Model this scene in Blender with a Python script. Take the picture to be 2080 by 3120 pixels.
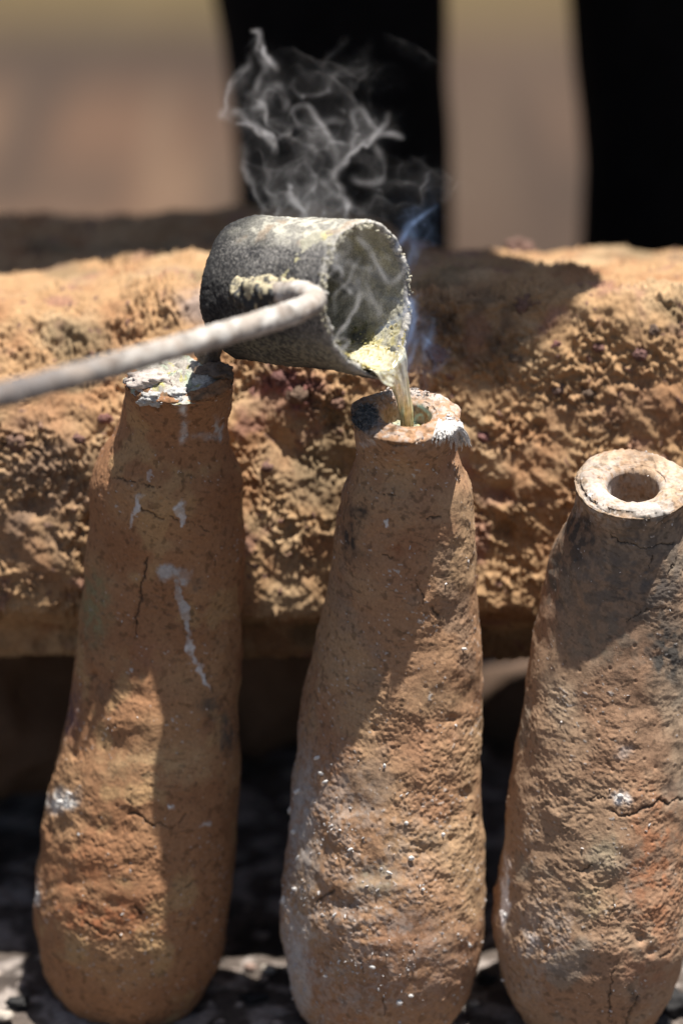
import bpy, math, random
import numpy as np
from mathutils import Vector, Matrix

# ------------------------------------------------------------------ clear
for o in list(bpy.data.objects):
    bpy.data.objects.remove(o)
SC = bpy.context.scene
COL = SC.collection
random.seed(7)

# ------------------------------------------------------------------ camera
PITCH = math.radians(22.0)
DIST = 2.2                      # metres to the plane in focus
S = 0.0002                      # metres per photograph pixel in that plane
FWD = np.array([0, math.cos(PITCH), -math.sin(PITCH)])
UP = np.array([0, math.sin(PITCH), math.cos(PITCH)])
RIGHT = np.array([1.0, 0, 0])
CAM = -FWD * DIST
cam = bpy.data.cameras.new("camera")
cam.sensor_width = 36.0
cam.lens = 36.0 * DIST / (3120 * S)
cam.clip_start = 0.05
cam.clip_end = 400
cam.dof.use_dof = True
cam.dof.focus_distance = DIST - 0.012
cam.dof.aperture_fstop = 2.45
co = bpy.data.objects.new("camera", cam)
co.location = CAM
co.rotation_euler = (math.radians(90) - PITCH, 0, 0)
COL.objects.link(co)
SC.camera = co

# ------------------------------------------------------------------ sky and sun
SUN = np.array([math.tan(math.radians(9.0)), 0.0, 1.0])
SUN /= np.linalg.norm(SUN)
w = bpy.data.worlds.new("World")
SC.world = w
w.use_nodes = True
nt = w.node_tree
nt.nodes.clear()
sky = nt.nodes.new("ShaderNodeTexSky")
sky.sky_type = 'NISHITA'
sky.sun_disc = False
sky.sun_elevation = math.asin(SUN[2])
sky.sun_rotation = math.atan2(SUN[0], SUN[1])
sky.dust_density = 2.0
bg = nt.nodes.new("ShaderNodeBackground")
bg.inputs[1].default_value = 0.05
out = nt.nodes.new("ShaderNodeOutputWorld")
nt.links.new(sky.outputs[0], bg.inputs[0])
nt.links.new(bg.outputs[0], out.inputs[0])
sl = bpy.data.lights.new("sun", 'SUN')
sl.energy = 5.0
sl.angle = math.radians(0.53)
sl.color = (1.0, 0.95, 0.88)
so = bpy.data.objects.new("sun", sl)
so.rotation_euler = Vector(SUN).to_track_quat('Z', 'Y').to_euler()
so.location = (0.5, 0, 4)
COL.objects.link(so)
SC.view_settings.view_transform = 'Standard'
SC.view_settings.look = 'None'
SC.view_settings.gamma = 1.0
SC.view_settings.exposure = 0.80
SC.view_settings.use_curve_mapping = False
SC.render.engine = 'CYCLES'
SC.cycles.use_denoising = True
SC.cycles.max_bounces = 8
SC.cycles.transparent_max_bounces = 24
SC.cycles.volume_bounces = 1

# ------------------------------------------------------------------ helpers
def ray(px, py):
    return FWD * DIST + RIGHT * ((px - 1040) * S) + UP * ((1560 - py) * S)

def W(px, py, y):
    """the point at world depth y that the photograph shows at (px, py)"""
    d = ray(px, py)
    return CAM + d * ((y - CAM[1]) / d[1])

def WZ(px, py, z):
    d = ray(px, py)
    return CAM + d * ((z - CAM[2]) / d[2])

def proj(p):
    q = p - CAM
    k = DIST / (q @ FWD)
    return 1040 + (q @ RIGHT) * k / S, 1560 - (q @ UP) * k / S

def depth_scale(p):
    return ((np.asarray(p) - CAM) @ FWD) / DIST

_rng = np.random.default_rng(11)
_perm = _rng.permutation(256)
_perm = np.concatenate([_perm, _perm, _perm])
_grad = _rng.normal(size=(256, 3))
_grad /= np.linalg.norm(_grad, axis=1)[:, None]
_feat = _rng.random((256, 3))

def perlin(p, f=1.0, seed=0):
    q = np.asarray(p, float) * f + seed * 17.31
    sh = q.shape[:-1]
    q = q.reshape(-1, 3)
    i = np.floor(q).astype(np.int64)
    d = q - i
    u = d * d * d * (d * (d * 6 - 15) + 10)
    i &= 255
    r = 0
    if len(q) > 40000:
        o_ = np.empty(len(q))
        for k in range(0, len(q), 32768):
            o_[k:k + 32768] = _perl(i[k:k + 32768], d[k:k + 32768], u[k:k + 32768])
        return (o_ * 1.6).reshape(sh)
    return (_perl(i, d, u) * 1.6).reshape(sh)

def _perl(i, d, u):
    r = 0
    for a in (0, 1):
        wa = u[:, 0] if a else 1 - u[:, 0]
        for b in (0, 1):
            wb = u[:, 1] if b else 1 - u[:, 1]
            for c in (0, 1):
                wc = u[:, 2] if c else 1 - u[:, 2]
                h = _perm[_perm[_perm[i[:, 0] + a] + i[:, 1] + b] + i[:, 2] + c]
                g = _grad[h]
                dot = g[:, 0] * (d[:, 0] - a) + g[:, 1] * (d[:, 1] - b) + g[:, 2] * (d[:, 2] - c)
                r = r + wa * wb * wc * dot
    return r

def fbm(p, f, n=3, seed=0, gain=0.5, lac=2.1):
    r, a, t = 0, 1.0, 0
    for k in range(n):
        r = r + a * perlin(p, f, seed + k * 3.7)
        t += a
        a *= gain
        f *= lac
    return r / t * 1.3

def worley(p, f, seed=0):
    q = np.asarray(p, float) * f + seed * 13.7
    sh = q.shape[:-1]
    q = q.reshape(-1, 3)
    if len(q) > 40000:
        parts = [_worl(q[k:k + 32768]) for k in range(0, len(q), 32768)]
        return np.concatenate([a[0] for a in parts]).reshape(sh), np.concatenate([a[1] for a in parts]).reshape(sh)
    a = _worl(q)
    return a[0].reshape(sh), a[1].reshape(sh)

def _worl(q):
    i = np.floor(q).astype(np.int64)
    best = np.full(len(q), 9.0)
    bid = np.zeros(len(q), np.int64)
    for a in (-1, 0, 1):
        for b in (-1, 0, 1):
            for c in (-1, 0, 1):
                j = i + np.array([a, b, c])
                m = j & 255
                h = _perm[_perm[_perm[m[:, 0]] + m[:, 1]] + m[:, 2]]
                d = ((j + _feat[h] - q) ** 2).sum(1)
                k = d < best
                best[k] = d[k]
                bid[k] = h[k]
    return np.sqrt(best), bid

def sstep(a, b, x):
    t = np.clip((x - a) / (b - a), 0, 1)
    return t * t * (3 - 2 * t)

def mix(a, b, t):
    return a * (1 - t[..., None]) + np.asarray(b) * t[..., None]

def seg_dist(x, y, pts):
    best = np.full(np.shape(x), 1e9)
    tt = np.zeros(np.shape(x))
    n = len(pts) - 1
    for k in range(n):
        ax, ay = pts[k][:2]
        bx, by = pts[k + 1][:2]
        dx, dy = bx - ax, by - ay
        t = np.clip(((x - ax) * dx + (y - ay) * dy) / (dx * dx + dy * dy + 1e-9), 0, 1)
        d = np.hypot(x - ax - t * dx, y - ay - t * dy)
        m = d < best
        best = np.where(m, d, best)
        tt = np.where(m, (k + t) / n, tt)
    return best, tt

def catmull(pts, n):
    """n samples, even in chord length, of a smooth curve through pts (any dimension)"""
    pts = np.asarray(pts, float)
    d = np.concatenate([[0], np.cumsum(np.linalg.norm(np.diff(pts, axis=0), axis=1))])
    e = np.vstack([2 * pts[0] - pts[1], pts, 2 * pts[-1] - pts[-2]])
    t = np.linspace(0, d[-1], n)
    k = np.clip(np.searchsorted(d, t, side='right') - 1, 0, len(pts) - 2)
    u = ((t - d[k]) / (d[k + 1] - d[k]))[:, None]
    p0, p1, p2, p3 = e[k], e[k + 1], e[k + 2], e[k + 3]
    h = (d[k + 1] - d[k])[:, None]
    dp = lambda i: np.linalg.norm(e[i + 1] - e[i], axis=1)[:, None] + 1e-9
    m1 = (p2 - p0) / (dp(k) + h) * h
    m2 = (p3 - p1) / (h + dp(k + 2)) * h
    u2, u3 = u * u, u * u * u
    return (2 * u3 - 3 * u2 + 1) * p1 + (u3 - 2 * u2 + u) * m1 + (-2 * u3 + 3 * u2) * p2 + (u3 - u2) * m2

def gauss(x, s):
    """smooth a 1-D track"""
    k = np.exp(-0.5 * (np.arange(-3 * s, 3 * s + 1) / s) ** 2)
    k /= k.sum()
    x = np.asarray(x, float)
    e = np.concatenate([np.full(3 * s, x[0]), x, np.full(3 * s, x[-1])])
    return np.convolve(e, k, 'valid')

def grid_normals(P, wrap):
    if wrap:
        du = np.roll(P, -1, 1) - np.roll(P, 1, 1)
    else:
        du = np.gradient(P, axis=1)
    dv = np.gradient(P, axis=0)
    n = np.cross(du, dv)
    return n / (np.linalg.norm(n, axis=2)[..., None] + 1e-12)

def link(name, me, mats, parent=None):
    o = bpy.data.objects.new(name, me)
    for m in (mats if isinstance(mats, (list, tuple)) else [mats]):
        if m is not None:
            me.materials.append(m)
    COL.objects.link(o)
    if parent is not None:
        o.parent = parent
        o.matrix_parent_inverse = Matrix.Translation(-Vector(parent.location))
    return o

def mesh_from(name, V, F, mats, parent=None, col=None, smooth=True):
    """V (n,3); F list of (k,4) or (k,3) arrays"""
    V = np.asarray(V, np.float32).reshape(-1, 3)
    me = bpy.data.meshes.new(name)
    loops, starts, tot = [], [], 0
    for f in (F if isinstance(F, list) else [F]):
        f = np.asarray(f, np.int32)
        if len(f) == 0:
            continue
        loops.append(f.ravel())
        starts.append(tot + np.arange(len(f)) * f.shape[1])
        tot += f.size
    loops = np.concatenate(loops)
    starts = np.concatenate(starts)
    me.vertices.add(len(V))
    me.vertices.foreach_set("co", V.ravel())
    me.loops.add(len(loops))
    me.loops.foreach_set("vertex_index", loops)
    me.polygons.add(len(starts))
    me.polygons.foreach_set("loop_start", starts.astype(np.int32))
    me.update(calc_edges=True)
    me.polygons.foreach_set("use_smooth", np.full(len(starts), smooth))
    if col is not None:
        a = me.color_attributes.new("Col", 'FLOAT_COLOR', 'POINT')
        c = np.ones((len(V), 4), np.float32)
        c[:, :3] = np.clip(np.asarray(col).reshape(-1, 3), 0, 1)
        a.data.foreach_set("color", c.ravel())
    me.validate()
    return link(name, me, mats, parent)

def grid_faces(R, C, wrap, base=0):
    i = np.arange(R - 1)[:, None]
    j = np.arange(C if wrap else C - 1)[None, :]
    j2 = (j + 1) % C
    a = i * C + j
    return np.stack([a, i * C + j2, (i + 1) * C + j2, (i + 1) * C + j], -1).reshape(-1, 4) + base

def empty(name, loc, label=None, cat=None, group=None):
    o = bpy.data.objects.new(name, None)
    o.location = loc
    o.empty_display_size = 0.02
    COL.objects.link(o)
    tag(o, label, cat, group)
    return o

def tag(o, label=None, cat=None, group=None, kind=None):
    if label: o["label"] = label
    if cat: o["category"] = cat
    if group: o["group"] = group
    if kind: o["kind"] = kind
    return o

# ------------------------------------------------------------------ materials
def material(name, base=None, rough=0.9, attr=True, nscale=400, nvar=0.18, bump=0.25, bscale=1400, bdist=0.0003, metallic=0.0, spec=0.25):
    m = bpy.data.materials.new(name)
    m.use_nodes = True
    t = m.node_tree
    b = t.nodes["Principled BSDF"]
    b.inputs["Roughness"].default_value = rough
    b.inputs["Metallic"].default_value = metallic
    b.inputs["Specular IOR Level"].default_value = spec
    tc = t.nodes.new("ShaderNodeTexCoord")
    nz = t.nodes.new("ShaderNodeTexNoise")
    nz.inputs["Scale"].default_value = nscale
    nz.inputs["Detail"].default_value = 4
    t.links.new(tc.outputs["Object"], nz.inputs["Vector"])
    mr = t.nodes.new("ShaderNodeMapRange")
    mr.inputs[1].default_value = 0.3
    mr.inputs[2].default_value = 0.7
    mr.inputs[3].default_value = 1 - nvar
    mr.inputs[4].default_value = 1 + nvar
    t.links.new(nz.outputs[0], mr.inputs[0])
    mx = t.nodes.new("ShaderNodeMix")
    mx.data_type = 'RGBA'
    mx.blend_type = 'MULTIPLY'
    mx.inputs[0].default_value = 1.0
    if attr:
        a = t.nodes.new("ShaderNodeAttribute")
        a.attribute_name = "Col"
        t.links.new(a.outputs["Color"], mx.inputs[6])
    else:
        mx.inputs[6].default_value = (*base, 1)
    t.links.new(mr.outputs[0], mx.inputs[7])
    t.links.new(mx.outputs[2], b.inputs["Base Color"])
    if bump:
        n2 = t.nodes.new("ShaderNodeTexNoise")
        n2.inputs["Scale"].default_value = bscale
        n2.inputs["Detail"].default_value = 3
        t.links.new(tc.outputs["Object"], n2.inputs["Vector"])
        bp = t.nodes.new("ShaderNodeBump")
        bp.inputs["Strength"].default_value = bump
        bp.inputs["Distance"].default_value = bdist
        t.links.new(n2.outputs[0], bp.inputs["Height"])
        t.links.new(bp.outputs[0], b.inputs["Normal"])
    return m

M_CLAY = material("fired_clay", rough=0.92, nscale=500, nvar=0.14, bump=0.5, bscale=1300, bdist=0.0005)
M_STONE = material("laterite_stone", rough=0.95, nscale=350, nvar=0.2, bump=0.5, bscale=900, bdist=0.0006)
M_SOIL = material("soil", rough=0.95, nscale=220, nvar=0.22, bump=0.6, bscale=700, bdist=0.001)
M_SOOT = material("sooty_steel", rough=0.85, nscale=900, nvar=0.3, bump=0.7, bscale=1500, bdist=0.0005, spec=0.3)
M_ASH = material("white_ash", base=(0.68, 0.66, 0.63), attr=False, rough=0.9, nscale=900, nvar=0.2, bump=0.4, bscale=2500)
M_CRUST = material("yellow_crust", rough=0.75, nscale=900, nvar=0.25, bump=0.5, bscale=2500)
M_ROD = material("limed_rod", rough=0.8, nscale=500, nvar=0.12, bump=0.4, bscale=900)
M_CHAR = material("charcoal", base=(0.022, 0.021, 0.021), attr=False, rough=0.7, nscale=300, nvar=0.5, bump=0.6, bscale=500, bdist=0.001)
M_CLOTH = material("black_cloth", base=(0.006, 0.006, 0.0065), attr=False, rough=0.95, nscale=40, nvar=0.3, bump=0.3, bscale=1500, spec=0.08)
M_SKIN = material("skin", base=(0.10, 0.055, 0.035), attr=False, rough=0.6, nscale=60, nvar=0.1, bump=0.1)
M_METAL = material("molten_metal", rough=0.26, nscale=260, nvar=0.18, bump=0.35, bscale=200, bdist=0.002, metallic=0.4, spec=0.7)

# ------------------------------------------------------------------ ground
GZ = WZ(1160, 3205, 0)[2]
GZ = -0.3435
def build_ground():
    def axis(lo, hi, fine_lo, fine_hi, step):
        a = list(np.arange(fine_lo, fine_hi, step))
        s, v = step, fine_hi
        while v < hi:
            a.append(v); s *= 1.18; v += s
        a.append(hi)
        s, v, b = step, fine_lo, []
        while v > lo:
            s *= 1.18; v -= s
            b.append(max(v, lo))
        return np.array(b[::-1] + a)
    X = axis(-60, 60, -0.34, 0.34, 0.0022)
    Y = axis(-40, 120, -0.14, 0.34, 0.0022)
    x, y = np.meshgrid(X, Y)
    P = np.stack([x, y, np.zeros_like(x)], -1)
    near = np.exp(-((x / 1.6) ** 2 + (y / 1.8) ** 2))
    h = near * (fbm(P, 14, 3, 3) * 0.006 + fbm(P, 70, 3, 5) * 0.0028 + fbm(P, 260, 2, 8) * 0.0012)
    wd, wi = worley(P, 95, 2)
    peb = (wi % 5 == 0) * np.clip(0.35 - wd, 0, 1) * 0.010 * near
    h = h + peb
    far = 1 - near
    h = h + far * fbm(P, 1.3, 3, 12) * 0.02 * sstep(0.5, 3, np.hypot(x, y))
    P[..., 2] = GZ - 0.003 + h
    c = np.empty(P.shape)
    c[:] = (0.105, 0.078, 0.060)
    c = mix(c, (0.165, 0.108, 0.074), sstep(-0.2, 0.4, fbm(P * (1, 0.6, 0), 3.2, 3, 21)) * 0.8)
    c = mix(c, (0.175, 0.135, 0.10), sstep(0.0, 0.3, fbm(P * (1, 0.45, 0), 5.5, 3, 22)) * 0.9)
    c = mix(c, (0.062, 0.050, 0.042), sstep(0.0, 0.35, fbm(P * (1, 0.45, 0), 4.1, 3, 23)) * 0.75)
    c = mix(c, (0.22, 0.15, 0.10), sstep(0.0, 0.25, fbm(P * (1, 0.5, 0), 2.4, 2, 25)) * 0.6)
    c = mix(c, (0.055, 0.045, 0.038), sstep(0.0, 0.3, fbm(P * (1, 0.5, 0), 2.9, 2, 26)) * 0.6)
    # near the hearth the soil is grey with ash
    ash = np.exp(-((x / 1.6) ** 2 + ((y - 0.25) / np.where(y < 0.25, 2.2, 0.62)) ** 2) ** 2)
    blot = np.exp(-((x / 0.45) ** 2 + ((y - 0.12) / 0.4) ** 2) ** 2)
    g = np.empty(P.shape); g[:] = (0.095, 0.076, 0.064)
    g = mix(g, (0.045, 0.036, 0.031), sstep(-0.1, 0.35, fbm(P, 30, 3, 31)))
    g = mix(g, (0.34, 0.295, 0.265), sstep(-0.02, 0.3, fbm(P, 42, 4, 33)) * 0.85 * blot)
    c = mix(c, g, ash)
    c = np.where((peb > 0.0006)[..., None], (0.36, 0.30, 0.26), c)
    # dry straw-coloured strip far behind
    dry = sstep(2.45, 2.75, y + 0.25 * fbm(P * (1, 1, 0), 1.5, 2, 41)) * (1 - sstep(12, 20, y))
    c = mix(c, (0.150, 0.130, 0.060), dry * 0.85)
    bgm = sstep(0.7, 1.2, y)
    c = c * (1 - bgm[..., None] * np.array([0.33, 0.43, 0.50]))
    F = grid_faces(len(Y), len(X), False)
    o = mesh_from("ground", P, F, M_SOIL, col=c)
    tag(o, kind="structure")
    return o
build_ground()

# ------------------------------------------------------------------ the raised laterite block
def build_block():
    root = empty("stone_block", (0, 0.25, GZ),
                 "rough ochre laterite block raised behind the three clay molds", "stone block")
    yb = WZ(1160, 2905, GZ)[1]                 # the lower front edge stands above the shadow line on the ground
    def zat(py, y): return W(1040, py, y)[2]
    y0 = yb + 0.002
    sec = [  # (y, z) from the underside, round the front, to the back
        (y0 + 0.46, zat(2000, y0 + 0.035) + 0.004),
        (y0 + 0.10, zat(2000, y0 + 0.035) + 0.001),
        (y0 + 0.046, zat(1998, y0 + 0.046)),
        (y0 + 0.036, zat(1985, y0 + 0.036)),
        (y0 + 0.034, zat(1910, y0 + 0.034)),
        (y0 + 0.014, zat(1880, y0 + 0.014)),
        (y0 + 0.003, zat(1862, y0 + 0.003)),
        (y0 + 0.002, zat(1800, y0 + 0.002)),
        (y0 + 0.009, zat(1600, y0 + 0.009)),
        (y0 + 0.018, zat(1400, y0 + 0.018)),
        (y0 + 0.028, zat(1200, y0 + 0.028)),
        (y0 + 0.039, zat(1040, y0 + 0.039)),
        (y0 + 0.047, zat(950, y0 + 0.047)),
        (y0 + 0.056, zat(908, y0 + 0.056)),
        (y0 + 0.072, zat(886, y0 + 0.072)),
        (y0 + 0.100, zat(862, y0 + 0.100)),
        (y0 + 0.150, zat(825, y0 + 0.150)),
        (y0 + 0.22, zat(782, y0 + 0.22)),
        (y0 + 0.30, zat(745, y0 + 0.30)),
        (y0 + 0.46, zat(745, y0 + 0.30) - 0.025),
        (y0 + 0.49, zat(745, y0 + 0.30) - 0.08),
        (y0 + 0.485, zat(2000, y0 + 0.035) + 0.03),
        (y0 + 0.46, zat(2000, y0 + 0.035) + 0.004),
    ]
    sec = np.array(sec)
    fine = catmull(sec, 3000)
    dens = np.where((fine[:, 0] < y0 + 0.13) , 1.0, 0.28)
    cum = np.concatenate([[0], np.cumsum(np.linalg.norm(np.diff(fine, axis=0), axis=1) * dens[1:])])
    R = 500
    t = np.linspace(0, cum[-1], R)
    sec = np.stack([np.interp(t, cum, fine[:, 0]), np.interp(t, cum, fine[:, 1])], 1)
    X = np.concatenate([np.linspace(-0.62, -0.245, 40)[:-1], np.linspace(-0.245, 0.245, 620), np.linspace(0.245, 0.62, 40)[1:]])
    P = np.empty((R, len(X), 3))
    P[..., 0] = X[None]
    P[..., 1] = sec[:, 0][:, None]
    P[..., 2] = sec[:, 1][:, None]
    # the top dips and rises from left to right; the left end rounds off more
    topm = sstep(-0.02, 0.14, P[..., 2])
    P[..., 2] += topm * (0.010 * np.sin(P[..., 0] * 9 + 0.6) * 0.5 - 0.02 * sstep(-0.08, -0.26, P[..., 0]))
    # the left half slopes back more towards the top
    fz = sstep(zat(1350, y0 + 0.02), zat(900, y0 + 0.05), P[..., 2]) * (P[..., 1] < y0 + 0.2)
    P[..., 1] += 0.034 * fz * sstep(0.0, -0.14, P[..., 0])
    # the back edge runs aslant: the block is shallower at its right end
    P[..., 1] -= sstep(y0 + 0.25, y0 + 0.49, P[..., 1]) * 0.16 * sstep(-0.02, 0.12, P[..., 0])
    N = grid_normals(P, False)
    if N[R // 2, 5, 1] > 0:
        N = -N
    Q = P * np.array([1, 1, 1.0])
    und = np.clip(N[..., 2] * -1, 0, 1)
    d = fbm(Q, 9, 3, 50) * 0.007 + fbm(Q, 34, 3, 52) * 0.0036
    sk = Q.copy()
    sk[..., 2] = Q[..., 2] + 0.45 * Q[..., 0]
    w1, id1 = worley(sk * (1, 1, 1.35) + 0.006 * np.stack([perlin(Q, 90, 1), perlin(Q, 90, 2), perlin(Q, 90, 3)], -1), 225, 4)
    knob = np.clip(0.62 - w1, 0, 1)
    rough = 0.38 + 1.1 * sstep(-0.25, 0.3, fbm(Q, 27, 3, 54))
    d += rough * (knob * 0.0064 - 0.0018)
    w2, _ = worley(sk, 480, 9)
    d += rough * np.clip(0.55 - w2, 0, 1) * 0.0030
    d += rough * fbm(Q, 160, 3, 56) * 0.0026
    # hewn facets and hollows
    d += 0.0036 * fbm(sk, 21, 2, 57) - 0.0030 * np.abs(perlin(sk * (1, 1, 1.6), 30, 58))
    topedge = sstep(zat(960, y0 + 0.05), zat(890, y0 + 0.07), P[..., 2])
    d += topedge * fbm(Q, 26, 3, 59) * 0.007
    # big pockets where pebbles fell out
    w3, i3 = worley(Q, 28, 6)
    d -= (i3 % 3 == 0) * sstep(0.30, 0.10, w3) * 0.008
    # a flat sawn-looking strip low down stays smooth
    low = sstep(0.0, 0.02, (y0 + 0.045 - P[..., 1])) * 0
    lowz = sec[:, 1][:, None] < zat(1892, y0 + 0.02)
    d = np.where(lowz & (N[..., 2] < 0.2), d * 0.45, d)
    P2 = P + N * d[..., None]
    c = np.empty(P.shape)
    c[:] = (0.43, 0.285, 0.155)
    c = mix(c, (0.34, 0.19, 0.10), sstep(0.0, 0.4, fbm(Q, 22, 3, 60)) * 0.75)
    c = mix(c, (0.48, 0.36, 0.22), sstep(0.0, 0.4, fbm(Q, 17, 3, 61)) * 0.7)
    c = mix(c, (0.30, 0.165, 0.13), sstep(0.22, 0.5, fbm(Q, 26, 3, 62)) * 0.7)
    c = mix(c, (0.17, 0.14, 0.085), sstep(0.2, 0.5, fbm(Q, 15, 3, 63)) * 0.6)
    c = np.where(((id1 % 41 == 0) & (w1 < 0.5))[..., None], (0.20, 0.12, 0.095), c)
    px, py = proj(P2.reshape(-1, 3))
    px = px.reshape(R, -1); py = py.reshape(R, -1)
    fr = (P2[..., 1] < y0 + 0.12)
    def patch(c, x, y, rx, ry, colr, k):
        m = np.exp(-(((px - x) / rx) ** 2 + ((py - y) / ry) ** 2) ** 2) * fr * k * (0.6 + 0.8 * sstep(-.3, .3, fbm(Q, 60, 2, 64)))
        return mix(c, colr, np.clip(m, 0, 1))
    c = patch(c, 880, 1190, 110, 80, (0.27, 0.13, 0.115), 0.9)
    c = patch(c, 640, 930, 120, 60, (0.36, 0.29, 0.25), 0.7)
    c = patch(c, 1420, 1000, 190, 120, (0.16, 0.115, 0.075), 0.85)  # shadow of the leaning head, painted into the block colour
    c = patch(c, 120, 1500, 170, 250, (0.27, 0.19, 0.13), 0.7)
    c = patch(c, 1850, 1230, 180, 90, (0.27, 0.155, 0.10), 0.5)
    c = patch(c, 1720, 1560, 160, 150, (0.33, 0.20, 0.11), 0.5)
    c = c * np.array([0.84, 0.785, 0.75])
    F = grid_faces(R, len(X), False)
    mesh_from("body", P2, F, M_STONE, root, col=c)
    # pebbles set in the face
    rnd = np.random.default_rng(5)
    spots = [(1590, 925, 34), (1330, 1075, 36), (1690, 1190, 20), (1945, 1075, 22), (1560, 1095, 20), (1815, 1060, 16),
             (905, 1205, 30), (1040, 1230, 22), (1585, 730, 46), (850, 1150, 26), (230, 1330, 24), (330, 1270, 22), (40, 1340, 30),
             (1800, 1200, 16), (1700, 1040, 18), (1480, 1330, 20), (820, 1420, 18), (60, 1180, 22), (320, 1275, 15), (1985, 1000, 20)]
    flat = P2.reshape(-1, 3); fpx = px.ravel(); fpy = py.ravel(); ffr = (N[..., 1] < 0.3).ravel() & (N[..., 2] > -0.4).ravel()
    for (sx, sy, r) in spots:
        dd = np.hypot(fpx - sx, fpy - sy) + np.where(ffr, 0, 1e6)
        # nearest to the camera among close hits
        near = np.where(dd < 12)[0]
        if len(near) == 0:
            near = np.array([dd.argmin()])
        k = near[flat[near] @ FWD == (flat[near] @ FWD).min()][0]
        lump("pebble", flat[k] + (0, r * S * 0.55, -r * S * 0.35), r * S * 1.1, M_STONE, root, seed=int(sx), squash=(1, 0.8, 0.85),
             color=(0.135 + 0.04 * rnd.random(), 0.082 + 0.02 * rnd.random(), 0.072), rough=0.2)
    # brown stones below it, in deep shade; all after the first carry it
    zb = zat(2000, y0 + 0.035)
    zs = W(1540, 2012, y0 + 0.34)[2]  # added stone that blocks sky light; its sunlit top makes the pale band
    lump("support_and_screen_stone", np.array([0.15, y0 + 0.346, (GZ + zs) / 2 - 0.01]), (zs - GZ) / 2 + 0.008, M_STONE, root, seed=14,
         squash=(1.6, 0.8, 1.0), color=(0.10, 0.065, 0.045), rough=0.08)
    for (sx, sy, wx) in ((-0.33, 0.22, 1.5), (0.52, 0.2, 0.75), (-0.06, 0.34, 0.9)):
        lump("support_and_screen_stone", np.array([sx, y0 + sy, (GZ + zb) / 2]), 0.108, M_STONE, root, seed=3 if sx > 0 else 8,
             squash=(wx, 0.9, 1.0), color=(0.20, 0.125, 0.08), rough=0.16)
    return root

def ico(n=3):
    import bmesh
    bm = bmesh.new()
    bmesh.ops.create_icosphere(bm, subdivisions=n, radius=1.0)
    V = np.array([v.co[:] for v in bm.verts])
    F = np.array([[v.index for v in f.verts] for f in bm.faces])
    bm.free()
    return V, F
ICO1, ICO2, ICO3, ICO4 = ico(1), ico(2), ico(3), ico(4)

def lump(name, c, r, mat, parent=None, seed=0, squash=(1, 1, 1), color=(0.3, 0.3, 0.3), rough=0.2, n=None, rot=None):
    V, F = n or ICO4
    d = 1 + fbm(V, 1.2, 3, seed) * rough * 2.2 + fbm(V, 4.5, 3, seed + 4) * rough
    Q = V * d[:, None] * np.array(squash) * r
    if rot is not None:
        Q = Q @ np.array(Matrix.Rotation(rot[0], 3, rot[1:]).transposed())
    col = np.empty(Q.shape); col[:] = color
    col *= (1 + 0.35 * fbm(V, 3, 3, seed + 9))[:, None]
    if parent is None:
        o = mesh_from(name, Q, F, mat, None, col=col)
        o.location = c
    else:
        o = mesh_from(name, Q + np.asarray(c), F, mat, parent, col=col)
    return o

BLOCK = build_block()

# ------------------------------------------------------------------ clay molds
ROWS1 = [(1150,376,714),(1240,382,702),(1290,370,694),(1360,325,712),(1430,287,735),(1520,277,741),(1690,268,746),(1900,241,736),
         (2040,226,732),(2200,198,727),(2400,155,725),(2620,118,717),(2735,103,706),(2830,112,695),(2900,130,682),(2950,147,662),
         (3000,172,632),(3045,205,598),(3085,255,545),(3110,310,490)]
ROWS2 = [(1258,1065,1403),(1320,1080,1398),(1386,1091,1394),(1480,1050,1437),(1590,1024,1447),(1712,1004,1450),(1840,990,1455),
         (1980,958,1461),(2060,937,1463),(2125,925,1463),(2228,910,1467),(2340,897,1466),(2457,884,1468),(2610,871,1472),(2755,860,1472),
         (2865,864,1468),(2965,881,1446),(3040,906,1415),(3100,940,1371),(3145,985,1320),(3175,1050,1255)]
ROWS3 = [(1472,1745,2112),(1543,1748,2102),(1582,1734,2106),(1643,1699,2125),(1712,1671,2138),(1790,1654,2146),(1864,1636,2150),
         (1972,1612,2148),(2102,1597,2142),(2226,1580,2135),(2330,1563,2128),(2460,1543,2118),(2570,1534,2112),(2655,1521,2106),
         (2755,1505,2100),(2825,1502,2092),(2885,1511,2078),(2950,1523,2058),(3010,1545,2038),(3060,1575,2012),(3110,1612,1978),
         (3150,1665,1925),(3178,1730,1860)]

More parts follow.
